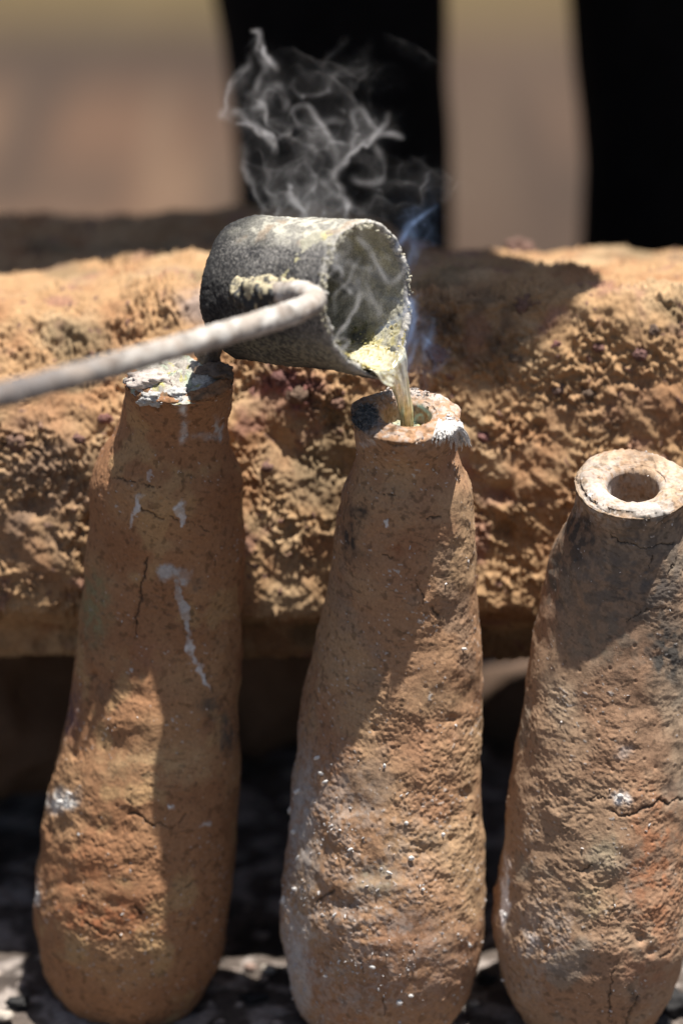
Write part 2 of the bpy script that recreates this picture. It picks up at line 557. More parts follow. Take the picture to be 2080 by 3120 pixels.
def build_mold(rows, yo, prof, tilt, hole, label, seed, paint, nrow=600, ncol=400, rimround=0.004):
    """rows: photograph outline; prof: [(drop from the rim in px, set-back in m)]; hole: radius px or None"""
    py0 = rows[0][0]
    dp = np.array([p[0] for p in prof]); dy = np.array([p[1] for p in prof])
    pts = []
    for (py, l, r) in rows:
        y = yo + np.interp(py - py0, dp, dy)
        c = W((l + r) / 2, py, y)
        rad = (r - l) / 2 * S * depth_scale(c)
        pts.append([*c, rad])
    last = pts[-1]
    pts.append([last[0], last[1], last[2] - last[3] * 0.22, last[3] * 0.45])
    pts.append([last[0], last[1], last[2] - last[3] * 0.30, 0.0004])
    body = catmull(np.array(pts), nrow)
    for k in range(3):
        body[:, k] = np.where(np.arange(nrow) < nrow * 0.93, gauss(body[:, k], 6), body[:, k])
    rimr = body[0, 3]
    L = np.concatenate([[0], np.cumsum(np.linalg.norm(np.diff(body[:, :3], axis=0), axis=1))])
    tl = math.radians(tilt) * (1 - sstep(0.0, 0.05, L))
    # rounded outer edge of the rim, flat top, hole
    C0 = body[0, :3]
    n0 = np.array([0, -math.sin(math.radians(tilt)), math.cos(math.radians(tilt))])
    head = []
    hr = (hole * S) if hole else rimr * 0.62
    deep = 0.05 if hole else 0.006
    for k in np.linspace(0, 1, 34):
        head.append((C0 - n0 * (deep * (1 - k) + 0.0015), hr * (1.0 - 0.12 * (1 - k)), math.radians(tilt)))
    for k in np.linspace(0.08, 1, 46):
        r = hr + (rimr - rimround - hr) * k
        lift = 0.0035 * math.sin(k * math.pi * 0.8) ** 1.0 - 0.0012 * (1 - k)
        head.append((C0 + n0 * (lift + 0.001), r, math.radians(tilt)))
    for k in np.linspace(0.1, 0.95, 10):
        a = k * math.pi / 2
        head.append((C0 + n0 * (0.0025 * math.cos(a) - 0.0005), rimr - rimround * (1 - math.sin(a)), math.radians(tilt)))
    CC = np.array([h[0] for h in head] + [b[:3] for b in body])
    RR = np.array([h[1] for h in head] + list(body[:, 3]))
    TT = np.array([h[2] for h in head] + list(tl))
    R = len(RR)
    # columns: denser on the camera side (-y)
    u = np.linspace(0, 2 * math.pi, ncol, endpoint=False)
    th = u - 0.55 * np.sin(u + math.pi) * -1
    th = -math.pi / 2 + (u - 0.45 * np.sin(u))
    cs, sn = np.cos(th)[None], np.sin(th)[None]
    P = np.empty((R, ncol, 3))
    rr = RR[:, None]
    P[..., 0] = CC[:, 0:1] + rr * cs
    P[..., 1] = CC[:, 1:2] + rr * sn * np.cos(TT)[:, None]
    P[..., 2] = CC[:, 2:3] + rr * sn * np.sin(TT)[:, None]
    N = grid_normals(P, True)
    k = len(head) + nrow // 2
    if N[k, 0] @ np.array([cs[0, 0], sn[0, 0], 0]) < 0:
        N = -N
    Q = P + seed * 0.37
    inhead = np.arange(R)[:, None] < len(head)
    fade = np.ones((R, 1)); fade[-4:] = 0.2
    # large lumps from hand shaping
    d = fbm(Q * (1, 1, 0.7), 16, 2, 70 + seed) * 0.0022 + fbm(Q, 42, 2, 73 + seed) * 0.0016
    d += np.abs(perlin(Q * (1, 1, 1.3), 60, 76 + seed)) * -0.0008
    P1 = P + N * (d * fade)[..., None]
    rmask = 0.35 + 0.9 * sstep(-0.35, 0.35, fbm(Q, 24, 3, 80 + seed))
    ll = np.concatenate([np.zeros(len(head)), L])[:, None]
    rmask = rmask * (0.55 + 0.5 * sstep(0.10, 0.22, ll))
    ang = 0.6 * Q[..., 0] + 0.8 * Q[..., 2]
    ani = np.stack([Q[..., 0] * 0.55 - 0.5 * Q[..., 2], Q[..., 1] * 0.6, Q[..., 2] * 1.2 + 0.4 * Q[..., 0]], -1)
    wob = 0.004 * np.stack([perlin(Q, 70, 5), perlin(Q, 70, 6), perlin(Q, 70, 7)], -1)
    crk = (1 - np.abs(perlin(ani + wob, 270, 84 + seed)) * 2.2).clip(0, 1) ** 2
    crk2 = (1 - np.abs(perlin(ani * (1.2, 1, 0.9) + wob, 560, 86 + seed)) * 2.2).clip(0, 1) ** 2
    f = rmask * (crk * 0.00055 + crk2 * 0.00030 + fbm(Q, 380, 3, 88 + seed) * 0.00060 + fbm(Q, 120, 2, 90 + seed) * 0.0008)
    w1, i1 = worley(Q, 170, 3 + seed)
    f -= (i1 % 4 == 0) * sstep(0.30, 0.08, w1) * 0.0011
    f += (i1 % 7 == 1) * sstep(0.26, 0.06, w1) * 0.0009 * rmask
    rimz = np.exp(-(ll / 0.006) ** 2) * (np.arange(R)[:, None] > len(head) * 0.45)
    f = f + rimz * (fbm(Q, 75, 3, 95 + seed) * 0.0022 + fbm(Q, 210, 2, 96 + seed) * 0.0009)
    # colour
    c = np.empty(P.shape)
    c[:] = paint['base']
    for (colr, fr, lo, hi, kk, sd) in paint['tones']:
        c = mix(c, colr, sstep(lo, hi, fbm(Q, fr, 3, sd + seed)) * kk)
    c *= (1 - 0.35 * sstep(0.25, 0.5, fbm(Q, 210, 2, 93 + seed)))[..., None]
    c = c * np.array(paint.get('warm', (0.985, 0.965, 0.92)))
    px, py = proj(P1.reshape(-1, 3))
    px = px.reshape(R, ncol); py = py.reshape(R, ncol)
    facing = ((CAM - P1) * N).sum(-1) > 0
    facing &= (ll > 0) | (inhead & (N[..., 2] > 0.2)) | inhead
    jx = fbm(Q, 120, 2, 97) * 9
    jy = fbm(Q, 120, 2, 98) * 9
    kx = fbm(Q, 330, 2, 113) * 6; ky = fbm(Q, 330, 2, 114) * 6; kw = sstep(-0.35, 0.35, fbm(Q, 90, 2, 115))
    mott = 0.55 + 0.9 * sstep(-0.25, 0.3, fbm(Q, 130, 3, 99))
    for (x, y, rx, ry, colr, kk) in paint.get('blobs', []):
        m = np.exp(-((((px - x + 2 * jx) / rx) ** 2 + ((py - y + 2 * jy) / ry) ** 2)) ** 1.5)
        m = m * mott * facing * kk
        c = mix(c, colr, np.clip(m, 0, 1))
    pt = perlin(Q, 33, 207 + seed)
    speck = sstep(0.0, 0.12, fbm(ani * 1.3, 300, 3, 101 + seed) + 0.35 * pt - paint.get('speck', 0.52) - 0.06)
    c = mix(c, (0.52, 0.48, 0.44), speck * 0.75)
    f += speck * 0.0004
    dark = sstep(0.38, 0.55, fbm(ani * (0.8, 1, 1.6), 260, 3, 104 + seed) - 0.25 * pt)
    c = mix(c, (0.06, 0.045, 0.035), dark * 0.4)
    for (x, y, rx, ry, kd) in paint.get('dust', []):
        m = np.exp(-((((px - x) / rx) ** 2 + ((py - y) / ry) ** 2)) ** 1.5) * facing
        m = 0.6 * m * sstep(0.12, 0.42, fbm(Q, 240, 3, 109) + 0.5 * fbm(Q, 60, 2, 108) + 0.25) * kd
        c = mix(c, (0.47, 0.43, 0.395), np.clip(m, 0, 0.85))
        f += np.clip(m, 0, 1) * 0.0004
    for (pts_, wd, dep) in paint.get('cracks', []):
        dd, _ = seg_dist(px + jx * 0.9 + kx, py + jy * 0.9 + ky, pts_)
        dd = dd / (0.55 + 0.75 * kw)
        m = np.exp(-(dd / wd) ** 2) * facing
        f = f - m * dep
        c = mix(c, (0.035, 0.028, 0.022), np.clip(np.exp(-(dd / (wd * 0.8)) ** 2) * facing * 0.85, 0, 1))
    for (pts_, w0, w1_, colr) in paint.get('splats', []):
        dd, tt = seg_dist(px + jx * 1.3 + kx, py + jy * 1.3 + ky, pts_)
        wd = w0 + (w1_ - w0) * tt
        m = sstep(1.35, 0.55, dd / wd + 0.5 * (0.5 - kw)) * facing * (0.55 + 0.5 * kw)
        f = f * (1 - 0.5 * m) + m * 0.0007
        c = mix(c, colr, (m * mott).clip(0, 0.9))
    for (x, y, rx, ry, amp) in paint.get('dents', []):
        f = f + np.exp(-(((px - x) / rx) ** 2 + ((py - y) / ry) ** 2)) * facing * amp
    P2 = P1 + N * (f * fade * 0.72)[..., None]
    base = np.array([CC[-1, 0], CC[-1, 1], GZ])
    root = empty("clay_mold", base, label, "clay mold", "clay casting molds standing before the stone block")
    F = grid_faces(R, ncol, True)
    # close the bottom and the hole floor with centre fans
    V = np.concatenate([P2.reshape(-1, 3), P2[-1].mean(0)[None], P2[0].mean(0)[None]])
    cc = np.concatenate([c.reshape(-1, 3), c[-1, :1], c[0, :1]])
    j = np.arange(ncol)
    f1 = np.stack([(R - 1) * ncol + j, (R - 1) * ncol + (j + 1) % ncol, np.full(ncol, R * ncol)], -1)
    f2 = np.stack([(j + 1) % ncol, j, np.full(ncol, R * ncol + 1)], -1)
    mesh_from("body", V, [F, f1, f2], M_CLAY, root, col=cc)
    return dict(root=root, P=P2, N=N, px=px, py=py, facing=facing, head=len(head), C0=C0, n0=n0, rimr=rimr, hr=hr, ll=ll)

WHITE = (0.62, 0.60, 0.58)
PALE = (0.46, 0.44, 0.42)
P1 = dict(base=(0.34, 0.18, 0.095),
    tones=[((0.40, 0.24, 0.13), 14, -0.1, 0.35, 0.8, 1), ((0.29, 0.145, 0.075), 20, 0.0, 0.4, 0.7, 4), ((0.48, 0.33, 0.17), 30, 0.2, 0.5, 0.5, 8)],
    speck=0.58,
    blobs=[(290, 1850, 45, 120, (0.26, 0.22, 0.12), 0.8), (215, 2160, 30, 80, (0.15, 0.085, 0.085), 0.9), (490, 2330, 200, 60, (0.47, 0.32, 0.17), 0.5),
           (190, 2440, 45, 30, (0.75, 0.72, 0.66), 1.0), (115, 2720, 12, 40, (0.6, 0.57, 0.53), 0.8), (690, 2230, 25, 60, (0.10, 0.085, 0.07), 0.8),
           (640, 2150, 30, 50, (0.11, 0.09, 0.07), 0.6), (600, 1780, 25, 20, (0.12, 0.10, 0.08), 0.6),
           (555, 1230, 14, 30, WHITE, 0.9), (300, 2790, 160, 70, (0.32, 0.13, 0.06), 0.8), (250, 2650, 120, 60, (0.36, 0.16, 0.075), 0.7),
           (530, 1205, 170, 10, (0.12, 0.09, 0.06), 0.6), (560, 1312, 14, 30, WHITE, 0.9), (640, 1330, 40, 14, PALE, 0.8), (665, 1300, 10, 25, PALE, 0.8),
           (470, 2000, 70, 50, (0.30, 0.15, 0.085), 0.6), (345, 2110, 60, 30, (0.22, 0.13, 0.08), 0.5)],
    cracks=[([(345, 1455), (420, 1470), (490, 1485)], 3.0, 0.0016), ([(430, 1550), (470, 1568), (495, 1580)], 3.5, 0.0016),
            ([(515, 1575), (560, 1590), (600, 1600), (650, 1625)], 2.0, 0.0008), ([(445, 1705), (432, 1780), (418, 1860), (420, 1935)], 4.0, 0.0018),
            ([(395, 2475), (430, 2490), (462, 2515)], 3.5, 0.002), ([(462, 2515), (490, 2500), (518, 2524), (545, 2508), (570, 2480)], 2.4, 0.0016),
            ([(260, 2810), (310, 2840), (365, 2858)], 4.0, 0.002), ([(415, 2765), (430, 2790)], 4, 0.002), ([(400, 2420), (398, 2470)], 2, 0.001),
            ([(540, 2720), (560, 2705), (600, 2680)], 2.2, 0.0012), ([(640, 1680), (660, 1720)], 2, 0.0008)],
    splats=[([(515, 1745), (560, 1755)], 26, 26, PALE), ([(538, 1780), (560, 1850), (575, 1920), (583, 1985)], 11, 5, PALE), ([(580, 1960), (592, 2010), (612, 2050), (638, 2105)], 12, 4, WHITE),
            ([(425, 1515), (410, 1560), (396, 1615)], 12, 3, WHITE), ([(542, 1545), (552, 1575), (555, 1605)], 17, 4, WHITE), ([(462, 1435), (457, 1460)], 4, 6, WHITE),
            ([(520, 2457), (530, 2460)], 6, 7, WHITE), ([(615, 2515), (640, 2505)], 5, 5, WHITE)],
    dents=[(380, 2290, 90, 40, -0.002), (420, 2120, 80, 30, -0.0015), (200, 2690, 60, 25, -0.0022), (300, 2520, 120, 30, -0.0022), (360, 2760, 40, 22, -0.002),
           (225, 2298, 9, 12, -0.004), (285, 2056, 10, 8, -0.004), (330, 2600, 110, 40, 0.002), (400, 2210, 90, 30, 0.0018)])
P2 = dict(base=(0.37, 0.22, 0.13),
    tones=[((0.43, 0.29, 0.175), 15, -0.1, 0.35, 0.8, 2), ((0.32, 0.17, 0.10), 19, 0.05, 0.45, 0.6, 5), ((0.30, 0.21, 0.15), 26, 0.2, 0.5, 0.6, 9)],
    speck=0.50, dust=[(900, 2500, 70, 330, 0.7), (890, 2950, 70, 260, 0.9), (1080, 2900, 260, 260, 0.5), (1000, 2420, 130, 120, 0.5), (1130, 2560, 200, 130, 0.35), (1240, 1175, 130, 30, 1.0), (1360, 1235, 55, 80, 0.9), (1240, 1330, 150, 22, 0.5), (1235, 1250, 190, 110, 0.6)],
    blobs=[(1105, 1275, 44, 38, (0.055, 0.053, 0.052), 1.2), (1230, 1180, 90, 26, (0.34, 0.30, 0.27), 0.8), (1330, 1215, 40, 40, (0.46, 0.37, 0.31), 0.8),
           (1080, 1560, 40, 25, (0.06, 0.05, 0.04), 0.8), (1065, 1640, 30, 50, (0.07, 0.055, 0.045), 0.8), (1090, 1700, 50, 20, (0.10, 0.07, 0.05), 0.5),
           (1220, 1670, 40, 40, (0.25, 0.11, 0.055), 0.6), (1120, 2070, 30, 40, (0.22, 0.16, 0.11), 0.5), (915, 2500, 50, 190, (0.40, 0.36, 0.33), 0.7),
           (900, 2960, 42, 150, (0.52, 0.48, 0.45), 0.9), (1150, 2680, 70, 40, (0.36, 0.31, 0.22), 0.7), (1120, 1352, 24, 10, (0.5, 0.45, 0.42), 0.8),
           (1230, 2820, 60, 35, (0.16, 0.11, 0.085), 0.5), (1070, 2770, 50, 30, (0.17, 0.11, 0.08), 0.5), (1390, 1195, 14, 60, (0.55, 0.5, 0.46), 0.6),
           (1240, 2960, 280, 120, (0.27, 0.155, 0.10), 0.5)],
    cracks=[([(1180, 1345), (1200, 1358), (1235, 1352), (1280, 1337)], 3.0, 0.0016), ([(1150, 1495), (1180, 1505), (1215, 1520)], 2.6, 0.0012), ([(1300, 1580), (1340, 1572)], 3, 0.0014),
            ([(1265, 1770), (1285, 1810), (1290, 1840)], 2.2, 0.001), ([(1310, 1850), (1330, 1880)], 4, 0.0018), ([(1165, 1690), (1195, 1698)], 2.4, 0.001),
            ([(960, 2745), (985, 2730), (1010, 2716)], 4, 0.0025), ([(1165, 2330), (1200, 2300), (1215, 2275)], 2.2, 0.0012),
            ([(1425, 2540), (1440, 2510), (1450, 2480)], 4, 0.002), ([(1090, 2920), (1110, 2960)], 3, 0.0015), ([(1170, 3030), (1172, 3090)], 3, 0.0015)],
    splats=[([(1172, 1590), (1178, 1600)], 6, 5, WHITE)],
    dents=[(1110, 2670, 60, 25, -0.0018), (1300, 2600, 40, 25, -0.0022), (1380, 2190, 14, 10, -0.004), (1180, 2700, 90, 22, 0.002), (1060, 2755, 70, 25, -0.003),
           (1300, 2320, 150, 60, 0.0015), (1140, 2222, 8, 8, -0.003), (1380, 2560, 14, 14, -0.004), (1250, 2830, 110, 45, -0.003), (1420, 2420, 18, 12, -0.003), (1090, 2470, 60, 30, -0.0018)])
P3 = dict(warm=(0.98, 0.975, 0.955), dust=[(1830, 1480, 100, 110, 0.9), (2030, 1450, 80, 110, 0.8), (1930, 1550, 170, 40, 0.8), (1660, 2860, 110, 120, 0.5), (1580, 2970, 80, 120, 0.4)], base=(0.36, 0.235, 0.15),
    tones=[((0.42, 0.31, 0.215), 15, -0.1, 0.35, 0.8, 3), ((0.33, 0.19, 0.115), 17, 0.05, 0.4, 0.7, 6), ((0.27, 0.23, 0.18), 26, 0.2, 0.5, 0.6, 10)],
    speck=0.57,
    blobs=[(1760, 1640, 60, 90, (0.035, 0.034, 0.034), 0.95), (1700, 1760, 40, 130, (0.10, 0.095, 0.085), 0.7), (1990, 1620, 110, 90, (0.10, 0.085, 0.075), 0.7),
           (1890, 1800, 190, 220, (0.17, 0.135, 0.105), 0.7), (1800, 1950, 120, 80, (0.22, 0.17, 0.12), 0.5), (2040, 1990, 70, 110, (0.09, 0.08, 0.07), 0.8),
           (1990, 1780, 110, 90, (0.13, 0.11, 0.095), 0.6),
           (1830, 1500, 60, 26, (0.62, 0.58, 0.54), 0.9), (1960, 1545, 70, 24, (0.52, 0.49, 0.45), 0.8), (1860, 1400, 80, 22, (0.52, 0.40, 0.30), 0.8), (2030, 1440, 40, 60, (0.55, 0.44, 0.33), 0.7),
           (2000, 1575, 60, 14, (0.05, 0.045, 0.04), 0.9), (1890, 1558, 50, 9, (0.10, 0.085, 0.07), 0.7), (1960, 1385, 50, 16, (0.10, 0.075, 0.055), 0.7),
           (1540, 2720, 13, 95, (0.78, 0.75, 0.74), 1.2), (1535, 2795, 14, 24, (0.78, 0.75, 0.74), 1.0), (1885, 2425, 22, 18, (0.70, 0.66, 0.62), 1.0), (1900, 2290, 22, 22, (0.52, 0.46, 0.42), 0.8),
           (1990, 2640, 90, 260, (0.36, 0.17, 0.09), 0.75), (1840, 2600, 60, 60, (0.38, 0.30, 0.20), 0.7), (1810, 2740, 60, 50, (0.40, 0.30, 0.18), 0.6), (1960, 2960, 100, 60, (0.31, 0.165, 0.10), 0.6),
           (1620, 2870, 20, 30, (0.5, 0.46, 0.44), 0.6), (2040, 2400, 40, 30, (0.12, 0.085, 0.065), 0.6), (1930, 3040, 16, 40, (0.07, 0.055, 0.045), 0.7)],
    cracks=[([(1855, 1635), (1890, 1652), (1930, 1655), (1960, 1668), (2000, 1660), (2050, 1655)], 3.0, 0.0014), ([(2060, 1700), (2035, 1750)], 3.5, 0.0014), ([(1985, 1690), (1975, 1730)], 2.4, 0.001),
            ([(1865, 2470), (1895, 2490), (1935, 2475), (1970, 2460), (2010, 2440), (2040, 2450), (2080, 2435)], 4.5, 0.0026), ([(1755, 1455), (1775, 1500), (1800, 1530), (1850, 1560)], 3.0, 0.0018),
            ([(1740, 2645), (1780, 2655), (1805, 2640)], 3.2, 0.0018), ([(1865, 2735), (1858, 2790), (1850, 2830)], 1.8, 0.0008), ([(1865, 2960), (1855, 3030), (1852, 3110)], 3.0, 0.0015),
            ([(1945, 3040), (1920, 3080), (1905, 3120)], 5, 0.0022), ([(2015, 2912), (2045, 2895)], 4, 0.002), ([(1912, 1890), (1980, 1850), (2060, 1865)], 1.8, 0.0008),
            ([(1790, 2440), (1830, 2428), (1860, 2430)], 3.0, 0.0014)],
    splats=[],
    dents=[(1780, 2650, 40, 20, -0.002), (1950, 2990, 30, 50, -0.0025), (1985, 2900, 16, 14, -0.004), (1950, 2860, 14, 14, -0.004), (1830, 2880, 120, 40, 0.002),
           (1730, 2380, 100, 50, 0.0015), (2040, 2400, 60, 40, -0.003), (1700, 2560, 60, 60, -0.0012), (1870, 2760, 90, 40, 0.0018)])
MOLD1 = build_mold(ROWS1, 0.036, [(0, 0), (90, .008), (210, .016), (370, .020), (600, .022), (780, .020), (1150, .004), (1500, -.010), (1990, -.016)], 4, None,
                   "leftmost clay mold, its mouth plugged with whitish slag, white drips down its front", 1, P1)
MOLD2 = build_mold(ROWS2, 0.0, [(0, 0), (90, .008), (210, .016), (370, .020), (600, .022), (840, .020), (1200, .003), (1500, -.011), (1990, -.017)], 9, 77,
                   "middle clay mold receiving the molten metal, crusted with white ash flakes", 2, P2)
MOLD3 = build_mold(ROWS3, 0.0, [(0, 0), (80, .006), (190, .014), (350, .017), (520, .014), (700, .006), (1000, -.008), (1350, -.022), (1800, -.026)], 12, 82,
                   "rightmost shorter clay mold with an empty round hole and sooty neck", 3, P3)

def surf(M, x, y):
    """the point of a mold that the photograph shows at (x, y)"""
    if 'fx' not in M:
        f = M['facing']
        M['fx'], M['fy'], M['fP'], M['fN'] = M['px'][f], M['py'][f], M['P'][f], M['N'][f]
        M['fd'] = (M['fP'] - CAM) @ FWD
    k = np.where((np.abs(M['fx'] - x) < 40) & (np.abs(M['fy'] - y) < 40))[0]
    if len(k) == 0:
        k = np.arange(len(M['fx']))
    d = np.hypot(M['fx'][k] - x, M['fy'][k] - y)
    m = d < 6
    i = k[np.where(m, M['fd'][k], 1e6).argmin()] if m.any() else k[d.argmin()]
    return M['fP'][i], M['fN'][i]

def tube(path, rad, nseg=8, squash=None, side=None):
    """closed tube round a 3-D path; rad scalar or array; returns V, F"""
    path = np.asarray(path, float)
    n = len(path)
    rad = np.broadcast_to(rad, n)
    T = np.gradient(path, axis=0)
    T /= np.linalg.norm(T, axis=1)[:, None] + 1e-12
    ref = np.array(side if side is not None else (0.13, 0.2, 1.0))
    A = np.cross(T, ref); A /= np.linalg.norm(A, axis=1)[:, None] + 1e-12
    B = np.cross(A, T)
    th = np.linspace(0, 2 * math.pi, nseg, endpoint=False)
    sq = 1.0 if squash is None else np.broadcast_to(squash, n)[:, None, None]
    V = path[:, None] + rad[:, None, None] * (np.cos(th)[None, :, None] * A[:, None] + sq * np.sin(th)[None, :, None] * B[:, None])
    F = grid_faces(n, nseg, True)
    V = np.concatenate([V.reshape(-1, 3), path[:1], path[-1:]])
    j = np.arange(nseg)
    f1 = np.stack([(j + 1) % nseg, j, np.full(nseg, n * nseg)], -1)
    f2 = np.stack([(n - 1) * nseg + j, (n - 1) * nseg + (j + 1) % nseg, np.full(nseg, n * nseg + 1)], -1)
    return V, F, np.concatenate([f1, f2])

class Heap:
    """many small pieces in one mesh"""
    def __init__(self): self.V, self.F3, self.F4, self.C, self.n = [], [], [], [], 0
    def add(self, V, F3=None, F4=None, col=(0.6, 0.6, 0.6)):
        V = np.asarray(V)
        self.V.append(V)
        c = np.empty((len(V), 3)); c[:] = col
        self.C.append(c)
        if F3 is not None: self.F3.append(np.asarray(F3) + self.n)
        if F4 is not None: self.F4.append(np.asarray(F4) + self.n)
        self.n += len(V)
    def build(self, name, mat, parent=None, smooth=True):
        F = []
        if self.F4: F.append(np.concatenate(self.F4))
        if self.F3: F.append(np.concatenate(self.F3))
        return mesh_from(name, np.concatenate(self.V), F, mat, parent, col=np.concatenate(self.C), smooth=smooth)

def rand_rot(rnd):
    q = rnd.normal(size=4); q /= np.linalg.norm(q)
    a, b, c, d = q
    return np.array([[1 - 2 * (c * c + d * d), 2 * (b * c - a * d), 2 * (b * d + a * c)],
                     [2 * (b * c + a * d), 1 - 2 * (b * b + d * d), 2 * (c * d - a * b)],
                     [2 * (b * d - a * c), 2 * (c * d + a * b), 1 - 2 * (b * b + c * c)]])

def crumbs(M, n, weight, size, col, name, mat, seed, kind="stuff", flat=0.6):
    """loose crumbs stuck on the camera side of a mold; weight(px, py) gives where"""
    rnd = np.random.default_rng(seed)
    f = M['facing'] & (M['ll'] >= 0)
    idx = np.argwhere(f)
    wgt = weight(M['px'][f], M['py'][f], M['P'][f])
    wgt = np.clip(wgt, 0, None); wgt = wgt / wgt.sum()
    pick = rnd.choice(len(idx), n, p=wgt)
    h = Heap()
    V0, F0 = ICO1
    for k in pick:
        i, j = idx[k]
        p, nn = M['P'][i, j], M['N'][i, j]
        r = size[0] + (size[1] - size[0]) * rnd.random() ** 4
        V = (V0 * (1 + 0.35 * rnd.normal(size=(len(V0), 1)))) * (1.1, 0.3 + 0.6 * rnd.random(), flat * 0.7)
        V = V @ rand_rot(rnd) * r + p + nn * r * 0.25
        h.add(V, F3=F0, col=np.array(col) * (0.75 + 0.4 * rnd.random()))
    o = h.build(name, mat, M['root'], smooth=False)
    tag(o, kind=kind)
    return o

def flakes(M, spots, seed):
    """the larger flakes, each a part of its own: (px, py, length px, width px, turn)"""
    rnd = np.random.default_rng(seed)
    for (x, y, a, b, turn) in spots:
        p, nn = surf(M, x, y)
        V, F = ICO3
        d = 1 + 0.45 * fbm(V, 1.7, 3, int(x)) + 0.25 * fbm(V, 5, 2, int(y))
        Q = V * d[:, None] * np.array([a, min(a, b) * 0.55, b]) * S * 0.62
        ca, sa = math.cos(turn), math.sin(turn)
        Q = Q @ np.array([[ca, 0, -sa], [0, 1, 0], [sa, 0, ca]])
        mesh_from("ash_flake", Q + p + nn * 0.0008, F, M_ASH, M['root'])

# slag plug in the mouth of the left mold
def build_slag():
    M = MOLD1
    C0, n0, R0 = M['C0'], M['n0'], M['rimr'] * 0.985
    e1 = np.array([1.0, 0, 0]); e2 = np.cross(n0, e1)
    nr, na = 70, 150
    rr = np.linspace(0.0005, 1, nr)[:, None]
    th = np.linspace(0, 2 * math.pi, na, endpoint=False)[None]
    X = rr * np.cos(th); Y = rr * np.sin(th)
    q = np.stack([X, Y, 0 * X], -1)
    edge = 1 + 0.10 * fbm(np.stack([np.cos(th), np.sin(th), 0 * th], -1), 2.0, 3, 5)
    h = 0.0062 * (1 - rr ** 5) + 0.0050 * fbm(q, 2.4, 4, 6) * (1 - rr ** 6) + 0.0012 * fbm(q, 12, 2, 8) - 0.001 * rr
    h += 0.0035 * np.exp(-(((X + 0.55) / 0.3) ** 2 + ((Y + 0.35) / 0.3) ** 2)) - 0.0025 * np.exp(-(((X - 0.1) / 0.25) ** 2 + ((Y - 0.2) / 0.2) ** 2))
    P = C0 + (X * edge)[..., None] * R0 * e1 + (Y * edge)[..., None] * R0 * e2 + h[..., None] * n0
    c = np.empty(P.shape); c[:] = (0.36, 0.33, 0.29)
    c = mix(c, (0.50, 0.48, 0.44), sstep(-0.1, 0.3, fbm(q, 2.2, 3, 11)))
    c = mix(c, (0.33, 0.40, 0.30), sstep(0.1, 0.4, fbm(q, 3, 3, 13)) * 0.7)
    c = mix(c, (0.36, 0.33, 0.10), sstep(0.25, 0.45, fbm(q, 5, 3, 15)) * 0.8)
    c = mix(c, (0.13, 0.105, 0.085), sstep(0.25, 0.9, X + 0.4 * fbm(q, 3, 3, 17)) * 0.9)
    c = mix(c, (0.10, 0.085, 0.07), sstep(0.25, 0.5, fbm(q, 7, 3, 19)) * 0.7)
    F = grid_faces(nr, na, True)
    V = np.concatenate([P.reshape(-1, 3), P[0].mean(0)[None]])
    j = np.arange(na)
    f = np.stack([np.full(na, nr * na), j, (j + 1) % na], -1)
    mesh_from("slag_plug", V, [F, f], M_CRUST, M['root'], col=np.concatenate([c.reshape(-1, 3), c[0, :1]]))
    top = lambda x, y, up: C0 + e1 * R0 * x + e2 * R0 * y + n0 * up
    lump("slag_knob", top(0.50, 0.42, 0.012), 0.0088, M_CRUST, M['root'], 3, (0.95, 0.8, 1.25), (0.13, 0.105, 0.085), 0.22)
    lump("slag_knob", top(0.66, -0.02, 0.006), 0.0095, M_CRUST, M['root'], 9, (1.1, 0.9, 0.55), (0.16, 0.115, 0.085), 0.25)
    lump("slag_knob", top(-0.55, -0.42, 0.006), 0.0105, M_CRUST, M['root'], 12, (1.25, 0.8, 0.5), (0.46, 0.40, 0.36), 0.25)
    lump("slag_knob", top(0.02, -0.80, 0.001), 0.0070, M_CRUST, M['root'], 15, (1.0, 0.8, 0.8), (0.46, 0.45, 0.43), 0.3)
    lump("slag_knob", top(-0.40, -0.83, 0.0), 0.0060, M_CRUST, M['root'], 18, (1.4, 0.7, 0.7), (0.42, 0.41, 0.39), 0.35)
build_slag()

# ash and soot on the molds
crumbs(MOLD2, 900, lambda x, y, p: (sstep(2150, 2500, y) * (0.25 + 1.6 * sstep(1250, 880, x)) + sstep(2700, 2950, y) * 1.0 + 0.05) * (0.03 + sstep(0.05, 0.4, fbm(p, 60, 3, 7)) * 2),
       (0.00025, 0.0014), (0.52, 0.49, 0.47), "ash_crumbs", M_CRUST, 21)
crumbs(MOLD1, 150, lambda x, y, p: (0.2 + sstep(2000, 2300, y)) * (0.1 + sstep(0.1, 0.4, fbm(p, 45, 2, 8)) * 2), (0.0003, 0.0011), (0.64, 0.61, 0.58), "ash_crumbs", M_CRUST, 22)
crumbs(MOLD3, 170, lambda x, y, p: (0.3 + sstep(2700, 2900, y)) * (0.1 + sstep(0.1, 0.4, fbm(p, 45, 2, 9)) * 2), (0.0003, 0.0011), (0.62, 0.58, 0.55), "ash_crumbs", M_CRUST, 23)
crumbs(MOLD2, 420, lambda x, y, p: np.exp(-(((x - 1108) / 34) ** 2 + ((y - 1272) / 30) ** 2) ** 2), (0.0006, 0.0017), (0.13, 0.127, 0.12), "soot_crust", M_CRUST, 24)
crumbs(MOLD2, 130, lambda x, y, p: np.exp(-(((x - 1245) / 90) ** 2 + ((y - 1190) / 20) ** 2)), (0.0005, 0.0015), (0.40, 0.36, 0.33), "rim_grit", M_CRUST, 25)
crumbs(MOLD2, 160, lambda x, y, p: np.exp(-(((x - 1372) / 22) ** 2 + ((y - 1298) / 24) ** 2) ** 2), (0.0006, 0.0018), (0.62, 0.60, 0.59), "rim_ash", M_CRUST, 26)
